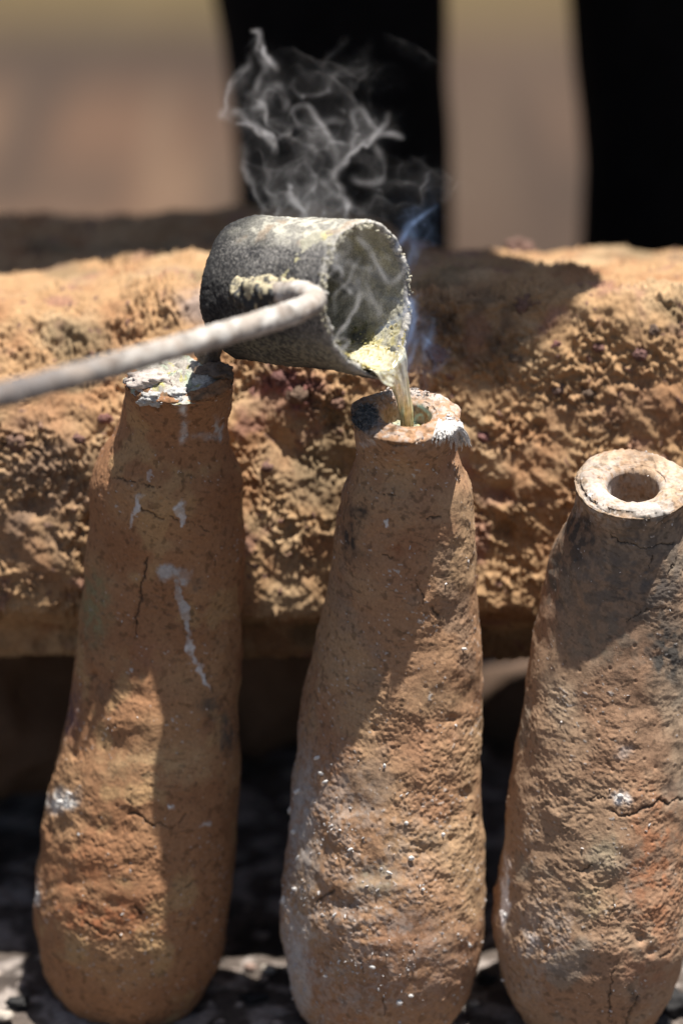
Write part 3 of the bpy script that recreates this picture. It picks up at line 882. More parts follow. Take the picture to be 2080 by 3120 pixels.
flakes(MOLD2, [(908, 2410, 24, 13, -0.6), (877, 2470, 10, 20, 0.2), (905, 2615, 6, 17, 0.5), (1015, 2785, 6, 15, 0.6), (1256, 2615, 14, 13, 0), (1185, 2655, 17, 7, 0.5),
               (965, 2310, 18, 10, -0.4), (1168, 2338, 7, 13, 0.1), (1238, 2512, 10, 10, 0), (893, 2538, 13, 13, 0), (898, 2707, 14, 9, 0), (1212, 3056, 16, 14, 0.4),
               (1413, 1976, 14, 7, 0), (990, 2385, 16, 8, -0.3), (865, 2745, 10, 26, 0), (975, 2355, 14, 9, 0.6), (1065, 2590, 15, 7, -0.5), (1290, 2710, 8, 8, 0),
               (1350, 2540, 9, 12, 0.3), (990, 2975, 12, 7, 0.2), (1138, 2950, 16, 9, 0.3), (1255, 3035, 12, 9, 0), (1222, 2422, 8, 4, -0.7), (1432, 2880, 7, 12, 0)], 4)
flakes(MOLD1, [(185, 2440, 20, 14, 0.3), (215, 2415, 16, 7, 0.4), (115, 2728, 7, 16, 0), (522, 2458, 9, 6, 0.4)], 5)
flakes(MOLD3, [(1886, 2422, 15, 12, 0.2), (1536, 2790, 10, 18, 0), (1545, 2690, 7, 20, 0.1), (1530, 2985, 10, 7, 0.4)], 6)

# the frayed fringe of white ash that hangs over the middle rim
def build_fringe():
    rnd = np.random.default_rng(31)
    h = Heap()
    for k in range(120):
        x0 = 1335 + 75 * rnd.random()
        y0 = 1276 + 0.15 * (x0 - 1335) + 18 * rnd.random()
        ln = 34 + 42 * rnd.random() ** 1.5
        lean = -0.35 + 0.7 * (x0 - 1335) / 75 + 0.18 * rnd.normal()
        m = 9
        pts = []
        for i in range(m):
            t = i / (m - 1)
            x = x0 + lean * ln * t * 0.6 + 3.0 * math.sin(t * 5 + k) * t
            y = y0 + ln * t
            p, nn = surf(MOLD2, min(x, 1396), y)
            q = W(x, y, p[1] - 0.0012 - 0.003 * t * rnd.random() - 0.0015 * t)
            pts.append(q)
        V, F4, F3 = tube(catmull(pts, 16), np.linspace(0.00042, 0.00022, 16) * (0.8 + 0.6 * rnd.random()), 5)
        h.add(V, F3=F3, F4=F4, col=np.array((0.64, 0.62, 0.60)) * (0.8 + 0.3 * rnd.random()))
    for k in range(26):   # the wisp that sticks out beyond the rim
        ln = 30 + 26 * rnd.random()
        x0, y0 = 1385 + 14 * rnd.random(), 1296 + 12 * rnd.random()
        p, nn = surf(MOLD2, 1390, 1300)
        pts = [W(x0 + ln * t * 0.75 + rnd.normal() * 1.2, y0 + ln * (0.25 * t + 0.8 * t * t) + rnd.normal(), p[1] - 0.002 + 0.004 * t) for t in np.linspace(0, 1, 6)]
        V, F4, F3 = tube(catmull(pts, 12), np.linspace(0.0004, 0.0002, 12), 5)
        h.add(V, F3=F3, F4=F4, col=np.array((0.60, 0.58, 0.56)) * (0.8 + 0.3 * rnd.random()))
    o = h.build("ash_fringe", M_CRUST, MOLD2['root'])
    tag(o, "frayed white ash fringe hanging over the rim", kind="stuff")
build_fringe()

# ------------------------------------------------------------------ ladle
AX = 0.795 * RIGHT - 0.085 * UP - 0.60 * FWD
AX /= np.linalg.norm(AX)
LR, LL = 0.0436, 0.098
OBL = 0.003
PHL = 0.10
SPT = 0.004
SPD = 0.0065
#                                 # the mouth is cut aslant, longest below
MOUTH = W(1122, 902, -0.012)
BACK = MOUTH - AX * LL
ED = np.array([0, 0, -1.0]) - AX * (-AX[2]); ED /= np.linalg.norm(ED)
ES = np.cross(AX, ED)                       # sideways
def ladle_point(t, phi, r):
    return BACK + AX * t + (ED * math.cos(phi) + ES * math.sin(phi)) * r

def build_ladle():
    root = empty("casting_ladle", BACK + ED * LR,
                 "soot-black cylindrical steel ladle tipped to pour, held on a pale rod", "ladle")
    th_w = 0.0034
    prof = [(0.0, 0.0005), (0.0, LR * 0.35), (0.0004, LR * 0.62)]
    rc = 0.011
    for a in np.linspace(0.15, 1, 8) * math.pi / 2:
        prof.append((rc - rc * math.cos(a), LR - rc + rc * math.sin(a)))
    n_out = len(prof)
    prof += [(0.03, LR), (0.06, LR), (LL - 0.003, LR), (LL - 0.0008, LR - 0.0004), (LL, LR - th_w * 0.5), (LL - 0.0008, LR - th_w * 0.9),
             (LL - 0.003, LR - th_w), (0.06, LR - th_w), (0.03, LR - th_w), (0.014, LR - th_w - 0.001), (0.006, LR - 0.014), (0.005, LR * 0.4), (0.005, 0.0005)]
    prof = np.array(prof)
    dense = []
    for k in range(len(prof) - 1):
        m = max(2, int(np.linalg.norm(prof[k + 1] - prof[k]) / 0.0008))
        for u in np.arange(m) / m:
            dense.append(prof[k] * (1 - u) + prof[k + 1] * u)
    dense.append(prof[-1]); dense = np.array(dense)
    t, r = dense[:, 0][:, None], dense[:, 1][:, None]
    R, C = len(dense), 330
    kmouth = int(np.argmax(dense[:, 0]))
    inner = (np.arange(R) > kmouth)[:, None] * np.ones((1, C))
    phi = np.linspace(-math.pi, math.pi, C, endpoint=False)[None]
    P = BACK + t[..., None] * AX + r[..., None] * (np.cos(phi)[..., None] * ED + np.sin(phi)[..., None] * ES)
    # beaten out of round, and a pulled pouring lip at the bottom of the mouth
    g = np.exp(-((phi - PHL) / 0.50) ** 2) * sstep(LL - 0.034, LL, t)
    P += g[..., None] * (AX * SPT + ED * SPD)
    P += (np.cos(phi) * OBL * sstep(0.03, LL, t))[..., None] * AX
    ov = 1 + 0.03 * np.cos(2 * phi + 0.6) * sstep(0, LL, t)
    P += (r * (ov - 1))[..., None] * (np.cos(phi)[..., None] * ED + np.sin(phi)[..., None] * ES)
    mouth_jag = sstep(LL - 0.004, LL, t) * fbm(np.stack([np.cos(phi), np.sin(phi), 0 * phi], -1), 5, 4, 4) * 0.0036
    P += mouth_jag[..., None] * AX
    N = grid_normals(P, True)
    k = int(R * 0.2)
    if (N[k, 0] @ (P[k, 0] - (BACK + AX * dense[k, 0]))) < 0:
        N = -N
    d = fbm(P, 22, 2, 109) * 0.0024 + fbm(P, 40, 2, 110) * 0.0011 + fbm(P, 260, 3, 112) * 0.0006
    w1, _ = worley(P, 520, 5)
    d += np.clip(0.5 - w1, 0, 1) * 0.0009
    d += inner * (fbm(P, 150, 3, 114) * 0.0010)
    P2 = P + N * d[..., None]
    c = np.empty(P.shape); c[:] = (0.034, 0.034, 0.036)
    c = mix(c, (0.13, 0.125, 0.12), sstep(-0.35, 0.45, fbm(P, 620, 3, 119) + 0.5 * fbm(P, 45, 2, 121)))
    pale = sstep(0.02, 0.55, 0.8 * fbm(P, 700, 3, 120) + 0.35 * fbm(P, 30, 2, 121) + 0.45 * sstep(-0.2, 0.9, (t / LL) - 0.5 * np.cos(phi)) - 0.32)
    c = mix(c, (0.36, 0.34, 0.31), pale * 0.6)
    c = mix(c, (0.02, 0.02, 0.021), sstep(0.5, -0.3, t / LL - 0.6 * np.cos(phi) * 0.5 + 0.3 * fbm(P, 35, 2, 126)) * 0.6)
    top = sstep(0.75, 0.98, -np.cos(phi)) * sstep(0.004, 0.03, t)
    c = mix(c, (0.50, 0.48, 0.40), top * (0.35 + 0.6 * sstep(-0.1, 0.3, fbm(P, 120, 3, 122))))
    rust = sstep(0.2, 0.5, fbm(P, 60, 3, 123)) * top
    c = mix(c, (0.33, 0.24, 0.16), rust * 0.6)
    # pale ochre speckle low on the camera side
    side = np.exp(-((np.abs(phi + 0.95 * np.sign((ES @ FWD))) / 0.42)) ** 4) * sstep(0.012, 0.04, t)
    side2 = np.exp(-((np.abs(phi - 0.80 * (-np.sign(ES @ FWD))) / 0.40)) ** 4) * sstep(0.010, 0.035, t)
    c = mix(c, (0.40, 0.37, 0.27), side2 * (0.25 + 0.75 * sstep(-0.15, 0.2, fbm(P, 420, 3, 124))) * 0.85)
    ring = sstep(LL - 0.006, LL - 0.001, t)
    c = mix(c, (0.46, 0.44, 0.40), ring * (0.3 + 0.7 * sstep(-0.2, 0.2, fbm(P, 300, 2, 125))))
    ci = np.empty(P.shape); ci[:] = (0.34, 0.325, 0.255)
    ci = mix(ci, (0.42, 0.38, 0.20), sstep(-0.1, 0.4, fbm(P, 55, 3, 130)) * sstep(-0.2, 0.7, -np.cos(phi)) )
    ci = mix(ci, (0.10, 0.10, 0.09), sstep(0.0, 0.4, fbm(P, 48, 3, 131)) * sstep(0.7, -0.2, -np.cos(phi)))
    low = sstep(0.55, 0.9, np.cos(phi))
    ci = mix(ci, (0.42, 0.37, 0.15), low * sstep(-0.2, 0.3, fbm(P, 140, 3, 132)) * 0.8)
    c = np.where((inner > 0)[..., None] & ~(ring > 0.6)[..., None], ci, c)
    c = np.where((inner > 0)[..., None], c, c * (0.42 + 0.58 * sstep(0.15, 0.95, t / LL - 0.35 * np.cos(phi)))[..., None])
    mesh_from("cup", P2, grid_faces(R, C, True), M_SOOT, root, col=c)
    # weld crust on the camera side
    cd = -FWD - AX * (-FWD @ AX); cd /= np.linalg.norm(cd)
    phc = math.atan2(cd @ ES, cd @ ED)
    sgn = -1 if abs(phc - 0.3) > abs(phc) else 1
    def on_side(px_, py_, off=0.0):
        # the point of the cup's camera-side wall shown at (px_, py_)
        best, bp = 1e9, None
        for tt in np.linspace(0.0, LL, 60):
            for ph in np.linspace(phc - 0.9, phc + 0.9, 60):
                q = ladle_point(tt, ph, LR)
                x, y = proj(q[None])
                dd = (x[0] - px_) ** 2 + (y[0] - py_) ** 2
                if dd < best:
                    best, bp = dd, (q, (q - (BACK + AX * tt)) / LR)
        return bp[0] + bp[1] * off, bp[1]
    weld = Heap()
    rnd = np.random.default_rng(3)
    p0, n0 = on_side(715, 893); p1, n1 = on_side(905, 897)
    cl = catmull([p0, on_side(770, 895)[0], on_side(830, 896)[0], p1], 90)
    V, F4, F3 = tube(cl + n0 * 0.001, 0.0098 * (1 - 0.25 * np.abs(np.linspace(-1, 1, 90)) ** 3), 40)
    nn = V - np.repeat(np.concatenate([cl]), 40, axis=0).tolist() if False else None
    Vn = np.zeros_like(V)
    cen = np.concatenate([np.repeat(cl, 40, axis=0), cl[:1], cl[-1:]])
    Vn = V - cen; Vn /= np.linalg.norm(Vn, axis=1)[:, None] + 1e-9
    V = V + Vn * (fbm(V, 150, 3, 5) * 0.0036 + fbm(V, 600, 2, 6) * 0.0009)[:, None]
    col = np.empty(V.shape); col[:] = (0.05, 0.05, 0.05)
    col = mix(col, (0.42, 0.37, 0.25), sstep(-0.12, 0.12, fbm(V, 200, 3, 8) - 0.30 + 0.5 * (Vn @ np.array([0, 0, 1.0]))))
    mesh_from("weld", V, [F4, F3], M_SOOT, root, col=col)
    # rod handle: lies along the wall, bends back at the mouth and comes towards the camera
    a0, an = on_side(745, 897, -0.007)
    a1, _ = on_side(860, 896, 0.003)
    a2 = on_side(950, 893, 0.011)[0]
    yb = a2[1]
    pts = [a0, a1, on_side(912, 893, 0.008)[0], a2, W(958, 912, yb - 0.012), W(925, 938, yb - 0.026), W(820, 975, yb - 0.050), W(640, 1028, yb - 0.088),
           W(400, 1098, yb - 0.138), W(150, 1166, yb - 0.190), W(-80, 1226, yb - 0.238), W(-420, 1310, yb - 0.31), W(-900, 1425, yb - 0.41)]
    path = catmull(pts, 420)
    s_ = np.linspace(0, 1, 420)
    V, F4, F3 = tube(path, 0.0069 + 0.0003 * perlin(np.stack([s_ * 30, 0 * s_, 0 * s_], -1), 1, 2), 36)
    cen = np.concatenate([np.repeat(path, 36, axis=0), path[:1], path[-1:]])
    Vn = V - cen; Vn /= np.linalg.norm(Vn, axis=1)[:, None] + 1e-9
    # faint ribs of reinforcing bar under the lime
    arc = np.concatenate([[0], np.cumsum(np.linalg.norm(np.diff(path, axis=0), axis=1))])
    rib = np.concatenate([np.repeat(np.sin(arc * 2 * math.pi / 0.0062), 36), [0, 0]])
    V = V + Vn * (rib * 0.00022 + fbm(V, 120, 3, 15) * 0.0007)[:, None]
    x, y = proj(V)
    col = np.empty(V.shape); col[:] = (0.40, 0.37, 0.335)
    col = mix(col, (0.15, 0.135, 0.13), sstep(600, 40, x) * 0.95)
    col = mix(col, (0.20, 0.15, 0.115), sstep(0.12, 0.4, fbm(V, 150, 3, 18)) * 0.55)
    col = mix(col, (0.36, 0.30, 0.25), sstep(0.0, 0.45, fbm(V, 70, 3, 17)) * 0.6)
    col = mix(col, (0.09, 0.072, 0.06), sstep(0.18, 0.42, fbm(V, 95, 4, 16)) * 0.6)
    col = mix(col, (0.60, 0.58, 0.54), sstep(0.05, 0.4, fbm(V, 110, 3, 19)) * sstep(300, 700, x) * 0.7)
    mesh_from("handle", V, [F4, F3], M_ROD, root, col=col)
    # crumbs of yellow dross along the lip and on the floor of the cup
    h = Heap()
    rnd = np.random.default_rng(8)
    V0, F0 = ICO1
    for k in range(1100):
        tt = LL + 0.008 - 0.05 * rnd.random() ** 1.5
        ph = PHL + rnd.choice([-1, 1]) * (0.42 + 0.30 * rnd.normal()) if rnd.random() < 0.7 else 0.1 + rnd.normal() * 0.6
        if perlin(np.array([[ph * 5, tt * 300, 0]]), 1, 3)[0] < -0.05: continue
        deep = sstep(LL - 0.012, LL - 0.03, tt)
        q = ladle_point(min(tt, LL), ph, LR - 0.0036)
        gg = math.exp(-((ph - PHL) / 0.50) ** 2) * sstep(LL - 0.034, LL, min(tt, LL))
        q = q + gg * (AX * SPT + ED * SPD) - ED * 0.0005 + AX * (math.cos(ph) * OBL * sstep(0.03, LL, min(tt, LL)))
        r = 0.0003 + 0.0010 * rnd.random() ** 3
        V = (V0 * (1.3, 0.8, 0.5) * (1 + 0.35 * rnd.normal(size=(len(V0), 1)))) @ rand_rot(rnd) * r + q
        cy = np.array((0.55, 0.46, 0.16)) * (1 - deep) + np.array((0.17, 0.17, 0.07)) * deep
        if rnd.random() < 0.2: cy = np.array((0.6, 0.57, 0.42))
        h.add(V, F3=F0, col=cy * (0.7 + 0.5 * rnd.random()))
    for k in range(900):          # crust caked along the rim
        ph = rnd.random() * 2 * math.pi - math.pi
        if perlin(np.array([[math.cos(ph) * 4, math.sin(ph) * 4, 3.3]]), 1, 3)[0] < -0.25: continue
        tt = LL - 0.004 * rnd.random() ** 2
        gg = math.exp(-((ph - PHL) / 0.50) ** 2) * sstep(LL - 0.034, LL, tt)
        q = ladle_point(tt, ph, LR - 0.0036 * rnd.random()) + gg * (AX * SPT + ED * SPD) + AX * (math.cos(ph) * OBL * sstep(0.03, LL, tt))
        r = 0.0004 + 0.0011 * rnd.random() ** 3
        V = (V0 * (1.2, 0.8, 0.6) * (1 + 0.35 * rnd.normal(size=(len(V0), 1)))) @ rand_rot(rnd) * r + q
        h.add(V, F3=F0, col=np.array((0.46, 0.43, 0.33)) * (0.5 + 0.7 * rnd.random()))
    o = h.build("dross", M_CRUST, root, smooth=False)
    tag(o, "yellow dross crumbs on the lip", kind="stuff")
    return root
LADLE = build_ladle()

# ------------------------------------------------------------------ molten metal
def build_stream():
    hole = MOLD2['C0']
    n, nseg = 190, 64
    s = np.linspace(0, 1, n)
    th = np.linspace(0, 2 * math.pi, nseg, endpoint=False)
    sl = 0.42                                   # up to here it lies on the wall of the cup
    lipc = ladle_point(LL, PHL, LR - 0.0042) + AX * (SPT + OBL) + ED * (SPD - 0.0008)
    tgt = W(1228, 1292, hole[1] - 0.003)
    tgt = tgt + np.array([0.003, 0, -0.012])
    # centre line of the fall
    u = np.clip((s - sl) / (1 - sl), 0, 1)
    d = tgt - lipc
    fall = lipc + np.stack([d[0] * (1 - (1 - u) ** 1.5), d[1] * (1 - (1 - u) ** 1.5), d[2] * (0.25 * u + 0.75 * u ** 1.7)], 1)
    inside = lipc + AX[None] * np.clip((s - sl), -1, 0)[:, None] * 0.085
    cen = np.where((s < sl)[:, None], inside, fall)
    cen = np.stack([gauss(cen[:, k], 4) for k in range(3)], 1)
    T = np.gradient(cen, axis=0); T /= np.linalg.norm(T, axis=1)[:, None]
    side = ES * math.cos(PHL) - ED * math.sin(PHL)
    A = side[None] - T * (T @ side)[:, None]; A /= np.linalg.norm(A, axis=1)[:, None]
    B = np.cross(A, T)
    wdt = np.interp(u, [0, 0.12, 0.28, 0.5, 0.75, 1], [0.0170, 0.0115, 0.0072, 0.0050, 0.0041, 0.0038])
    thk = np.interp(u, [0, 0.12, 0.28, 0.5, 0.75, 1], [0.0010, 0.0014, 0.0020, 0.0027, 0.0033, 0.0036])
    tw = (-0.9 * sstep(0.1, 0.9, u))[:, None]
    a0 = np.cos(th)[None] * wdt[:, None]; b0 = np.sin(th)[None] * thk[:, None]
    # a valley down the middle of the sheet that closes as it falls
    b0 = b0 + (np.cos(th)[None] ** 2) * (0.0042 * sstep(0.55, 0.0, u))[:, None] * (-1 if (B[int(n * 0.45)] @ ED) > 0 else 1)
    a1 = a0 * np.cos(tw) - b0 * np.sin(tw); b1 = a0 * np.sin(tw) + b0 * np.cos(tw)
    Vt = cen[:, None] + a1[..., None] * A[:, None] + b1[..., None] * B[:, None]
    # the part on the wall
    hw = np.interp(s, [0, 0.2, sl], [0.30, 0.42, 0.46])[:, None]
    phi = PHL + hw * np.cos(th)[None]
    rr = LR - 0.0034 - np.where(np.sin(th) > 0, 0.0015, 0.0002)[None] * np.abs(np.sin(th))[None]
    tt = (LL - (sl - np.minimum(s, sl)) * 0.085)[:, None]
    g = np.exp(-((phi - PHL) / 0.50) ** 2) * sstep(LL - 0.034, LL, tt)
    Vw = BACK + tt[..., None] * AX + rr[..., None] * (np.cos(phi)[..., None] * ED + np.sin(phi)[..., None] * ES)
    Vw = Vw + g[..., None] * (AX * SPT + ED * SPD) + (np.cos(phi) * OBL * sstep(0.03, LL, tt))[..., None] * AX
    if (A[5] @ side) < 0: pass
    bl = sstep(sl - 0.03, sl + 0.09, s)[:, None, None]
    V = Vw * (1 - bl) + Vt * bl
    q = np.stack([np.cos(th)[None] * 2.2 + 0 * s[:, None], np.sin(th)[None] * 1.2 + 0 * s[:, None], s[:, None] * 2.6 + 0 * th[None]], -1)
    Nn = grid_normals(V, True)
    if (Nn[n - 20, 0] @ (V[n - 20, 0] - cen[n - 20])) < 0: Nn = -Nn
    V = V + Nn * (fbm(q, 1.8, 3, 140) * 0.0009 * sstep(0.05, 0.3, s)[:, None])[..., None]
    c = np.empty(V.shape); c[:] = (0.84, 0.80, 0.62)
    c = mix(c, (0.62, 0.53, 0.26), sstep(0.0, 0.4, fbm(q, 2.6, 3, 142)) * 0.8)
    c = mix(c, (0.50, 0.42, 0.14), sstep(0.15, 0.4, fbm(q * (1, 1, 6), 4, 3, 143)) * sstep(0.65, 0.35, s)[:, None] * 0.9)
    c = mix(c, (0.62, 0.60, 0.22), np.broadcast_to(sstep(0.6, 0.95, s)[:, None], c.shape[:2]) * 0.7)
    F = grid_faces(n, nseg, True)
    V2 = np.concatenate([V.reshape(-1, 3), V[0].mean(0)[None], V[-1].mean(0)[None]])
    j = np.arange(nseg)
    f1 = np.stack([(j + 1) % nseg, j, np.full(nseg, n * nseg)], -1)
    f2 = np.stack([(n - 1) * nseg + j, (n - 1) * nseg + (j + 1) % nseg, np.full(nseg, n * nseg + 1)], -1)
    o = mesh_from("molten_metal", V2 , [F, np.concatenate([f1, f2])], M_METAL, None, col=np.concatenate([c.reshape(-1, 3), c[0, :1], c[-1, :1]]))
    tag(o, "pale gold stream of molten metal running from the ladle lip into the middle mold", "molten metal")
    # the pool and scum standing in the mouth of the mold
    n0 = MOLD2['n0']; e1 = np.array([1.0, 0, 0]); e2 = np.cross(n0, e1)
    nr, na = 40, 90
    rr = np.linspace(0.001, 1.0, nr)[:, None]; t2 = np.linspace(0, 2 * math.pi, na, endpoint=False)[None]
    q = np.stack([rr * np.cos(t2), rr * np.sin(t2), 0 * rr * t2], -1)
    h = 0.0022 * fbm(q, 3.2, 4, 150) + 0.001 * fbm(q, 11, 2, 151)
    hr = MOLD2['hr'] * 1.0
    P = hole - n0 * 0.0125 + (q[..., 0:1] * e1 + q[..., 1:2] * e2) * hr + h[..., None] * n0
    c = np.empty(P.shape); c[:] = (0.40, 0.38, 0.26)
    c = mix(c, (0.30, 0.33, 0.27), sstep(-0.1, 0.3, fbm(q, 2.5, 3, 152)))
    c = mix(c, (0.52, 0.47, 0.20), sstep(0.1, 0.4, fbm(q, 4.5, 3, 153)))
    c = mix(c, (0.07, 0.065, 0.05), sstep(0.2, 0.45, fbm(q, 5.5, 3, 154)))
    f = np.stack([np.full(na, nr * na), np.arange(na), (np.arange(na) + 1) % na], -1)
    mesh_from("metal_pool", np.concatenate([P.reshape(-1, 3), P[0].mean(0)[None]]), [grid_faces(nr, na, True), f], M_CRUST, MOLD2['root'],
              col=np.concatenate([c.reshape(-1, 3), c[0, :1]]))
build_stream()

# ------------------------------------------------------------------ the person standing behind the block
def skin_mesh(name, verts, edges, radii, mat, parent, rootv=0, sub=2):
    me = bpy.data.meshes.new(name)
    me.from_pydata([tuple(v) for v in verts], edges, [])
    o = link(name, me, mat, parent)
    sk = o.modifiers.new("skin", 'SKIN')
    sk.use_smooth_shade = True
    for i, r in enumerate(radii):
        d = me.skin_vertices[0].data[i]
        d.radius = (r, r) if not isinstance(r, tuple) else r
        d.use_root = (i == rootv)
    ss = o.modifiers.new("smooth", 'SUBSURF')
    ss.levels = sub; ss.render_levels = sub
    return o

def build_person():
    yl = 0.95
    g = GZ
    xa = W(1012, 350, yl)[0]; xb = W(2068, 350, yl)[0]
    xm = (xa + xb) / 2
    root = empty("person", (xm, yl, g), "person in black trousers standing behind the block, out of focus, only the legs in view", "person")
    hip = np.array([xm, yl + 0.03, g + 0.90])
    # the body leans far forward over the block
    V = [hip, (xm - 0.05, 0.78, g + 1.00), (xm - 0.09, 0.58, g + 1.02), (xm - 0.10, 0.40, g + 1.00), (xm - 0.02, 0.29, g + 0.98), (xm + 0.03, 0.18, g + 0.95), (xm + 0.03, 0.10, g + 0.93)]
    E = [(0, 1), (1, 2), (2, 3), (3, 4), (4, 5), (5, 6)]
    R = [(0.15, 0.13), (0.15, 0.12), (0.17, 0.12), (0.15, 0.10), 0.065, 0.095, 0.085]
    def limb(start, pts, rad):
        k = start
        for p, r in zip(pts, rad):
            V.append(p); R.append(r); E.append((k, len(V) - 1)); k = len(V) - 1
    for sgn in (-1, 1):
        x0 = xm - 0.08 + sgn * 0.20
        k_ = -0.08 if sgn < 0 else 0.34
        limb(3, [(x0, 0.42 + k_ * 0.4, g + 0.98), (x0 + sgn * 0.16, 0.36 + k_, g + 0.90), (x0 + sgn * 0.36, 0.30 + k_, g + 0.86), (x0 + sgn * 0.44, 0.28 + k_, g + 0.84)], [0.065, 0.048, 0.034, 0.03])
        xl = xa if sgn < 0 else xb
        limb(0, [(xl * 0.7 + xm * 0.3, yl + 0.02, g + 0.80), (xl, yl + 0.0, g + 0.48), (xl, yl + 0.02, g + 0.10), (xl, yl - 0.10, g + 0.035)], [0.11, 0.065, 0.042, 0.035])
    skin_mesh("body", V, E, R, M_SKIN, root)
    # black clothes
    for sgn, xl in ((-1, xa), (1, xb)):
        top = np.array([xl * 0.75 + xm * 0.25, yl + 0.02, g + 0.86])
        path = catmull([top, (xl * 0.9 + xm * 0.1, yl + 0.01, g + 0.66), (xl, yl, g + 0.48), (xl + 0.008, yl + 0.01, g + 0.30), (xl + 0.012, yl + 0.01, g + 0.16), (xl + 0.012, yl, g + 0.05)], 90)
        s = np.linspace(0, 1, 90)
        Vt, F4, F3 = tube(path, np.interp(s, [0, 0.25, 0.5, 0.72, 0.88, 1], [0.13, 0.115, 0.100, 0.092, 0.092, 0.094]), 48, side=(0, 1, 0.01))
        cen = np.concatenate([np.repeat(path, 48, axis=0), path[:1], path[-1:]])
        Vn = Vt - cen; Vn /= np.linalg.norm(Vn, axis=1)[:, None] + 1e-9
        Vt = Vt + Vn * (fbm(Vt * (1, 1, 0.5), 9, 3, 160 + sgn) * 0.007)[:, None]
        mesh_from("trouser_leg", Vt, [F4, F3], M_CLOTH, root)
    skin_mesh("shirt", [hip + (0, 0, 0.0), (xm - 0.05, 0.78, g + 1.005), (xm - 0.09, 0.58, g + 1.025), (xm - 0.10, 0.44, g + 1.005), (xm - 0.05, 0.38, g + 0.99),
                        (xm - 0.28, 0.36, g + 0.98), (xm - 0.42, 0.28, g + 0.90), (xm + 0.08, 0.52, g + 0.98), (xm + 0.24, 0.70, g + 0.90)],
              [(0, 1), (1, 2), (2, 3), (3, 4), (3, 5), (5, 6), (3, 7), (7, 8)], [(0.17, 0.15), (0.17, 0.14), (0.19, 0.14), (0.17, 0.12), 0.075, 0.085, 0.07, 0.085, 0.07], M_CLOTH, root)
build_person()

# ------------------------------------------------------------------ small things on the ground
def on_ground(px, py):
    return WZ(px, py, GZ)
for (x, y, r, lab, sq) in [
        (2052, 3075, 0.0105, "black charcoal lump on the ash beside the right mold, in the bottom corner", (1.3, 0.9, 0.8)),
        (1985, 3128, 0.0080, "small black charcoal lump against the foot of the right mold", (1.2, 0.9, 0.7)),
        (1478, 2985, 0.0045, "small dark charcoal bit between the middle and right molds", (1.3, 0.9, 0.7)),
        (772, 3040, 0.0050, "flat charcoal chip in the shade between the left and middle molds", (1.8, 1.0, 0.4)),
        (60, 3060, 0.0055, "charcoal chip on the lit ash left of the left mold", (1.4, 1.0, 0.5))]:
    p = on_ground(x, y)
    o = lump("charcoal_lump", p + (0, 0, r * sq[2] * 0.6), r, M_CHAR, None, seed=int(x), squash=sq, rough=0.3, n=ICO3)
    tag(o, lab, "charcoal", "charcoal on the ground")
for (x, y, r, lab, colr) in [
        (818, 2958, 0.0042, "pale pebble glinting in the sun patch between left and middle molds", (0.45, 0.40, 0.34)),
        (760, 2950, 0.0034, "little reddish pebble at the left edge of the sun patch between left and middle molds", (0.30, 0.21, 0.17)),
        (1440, 3060, 0.0036, "pale pebble in the sun by the foot of the middle mold", (0.42, 0.37, 0.32)),
        (15, 3100, 0.0050, "pale pebble in the bottom left corner", (0.44, 0.39, 0.33)),
        (2020, 2990, 0.0034, "reddish pebble in the sun right of the right mold", (0.33, 0.22, 0.17))]:
    p = on_ground(x, y)
    o = lump("pebble", p + (0, 0, r * 0.3), r, M_STONE, None, seed=int(x), squash=(1.2, 0.9, 0.65), rough=0.15, color=colr, n=ICO3)
    tag(o, lab, "pebble", "pebbles on the ground")

# ------------------------------------------------------------------ smoke: folded sheets of fine droplets in a voxel volume
def smoke_mat(name, colr, dens, aniso=0.2):
    m = bpy.data.materials.new(name)
    m.use_nodes = True
    t = m.node_tree
    t.nodes.clear()
    o = t.nodes.new("ShaderNodeOutputMaterial")
    v = t.nodes.new("ShaderNodeVolumePrincipled")
    v.inputs["Color"].default_value = (*colr, 1)
    v.inputs["Density"].default_value = dens
    v.inputs["Density Attribute"].default_value = "density"
    v.inputs["Anisotropy"].default_value = aniso
    t.links.new(v.outputs[0], o.inputs["Volume"])
    return m
M_SMOKE = smoke_mat("white_smoke", (0.93, 0.94, 0.97), 1.0)
M_BLUE = smoke_mat("blue_smoke", (0.42, 0.60, 0.98), 1.0)
M_TEAL = smoke_mat("green_smoke", (0.35, 0.75, 0.68), 1.0)

def up2(A, n, m):
    """bilinear enlargement of a sheet's grid"""
    i = np.linspace(0, A.shape[0] - 1, n); j = np.linspace(0, A.shape[1] - 1, m)
    i0 = np.minimum(i.astype(int), A.shape[0] - 2); j0 = np.minimum(j.astype(int), A.shape[1] - 2)
    fi = (i - i0).reshape(-1, 1, *([1] * (A.ndim - 2))); fj = (j - j0).reshape(1, -1, *([1] * (A.ndim - 2)))
    a = A[i0][:, j0]; b = A[i0 + 1][:, j0]; c = A[i0][:, j0 + 1]; d = A[i0 + 1][:, j0 + 1]
    return (a * (1 - fi) + b * fi) * (1 - fj) + (c * (1 - fi) + d * fi) * fj

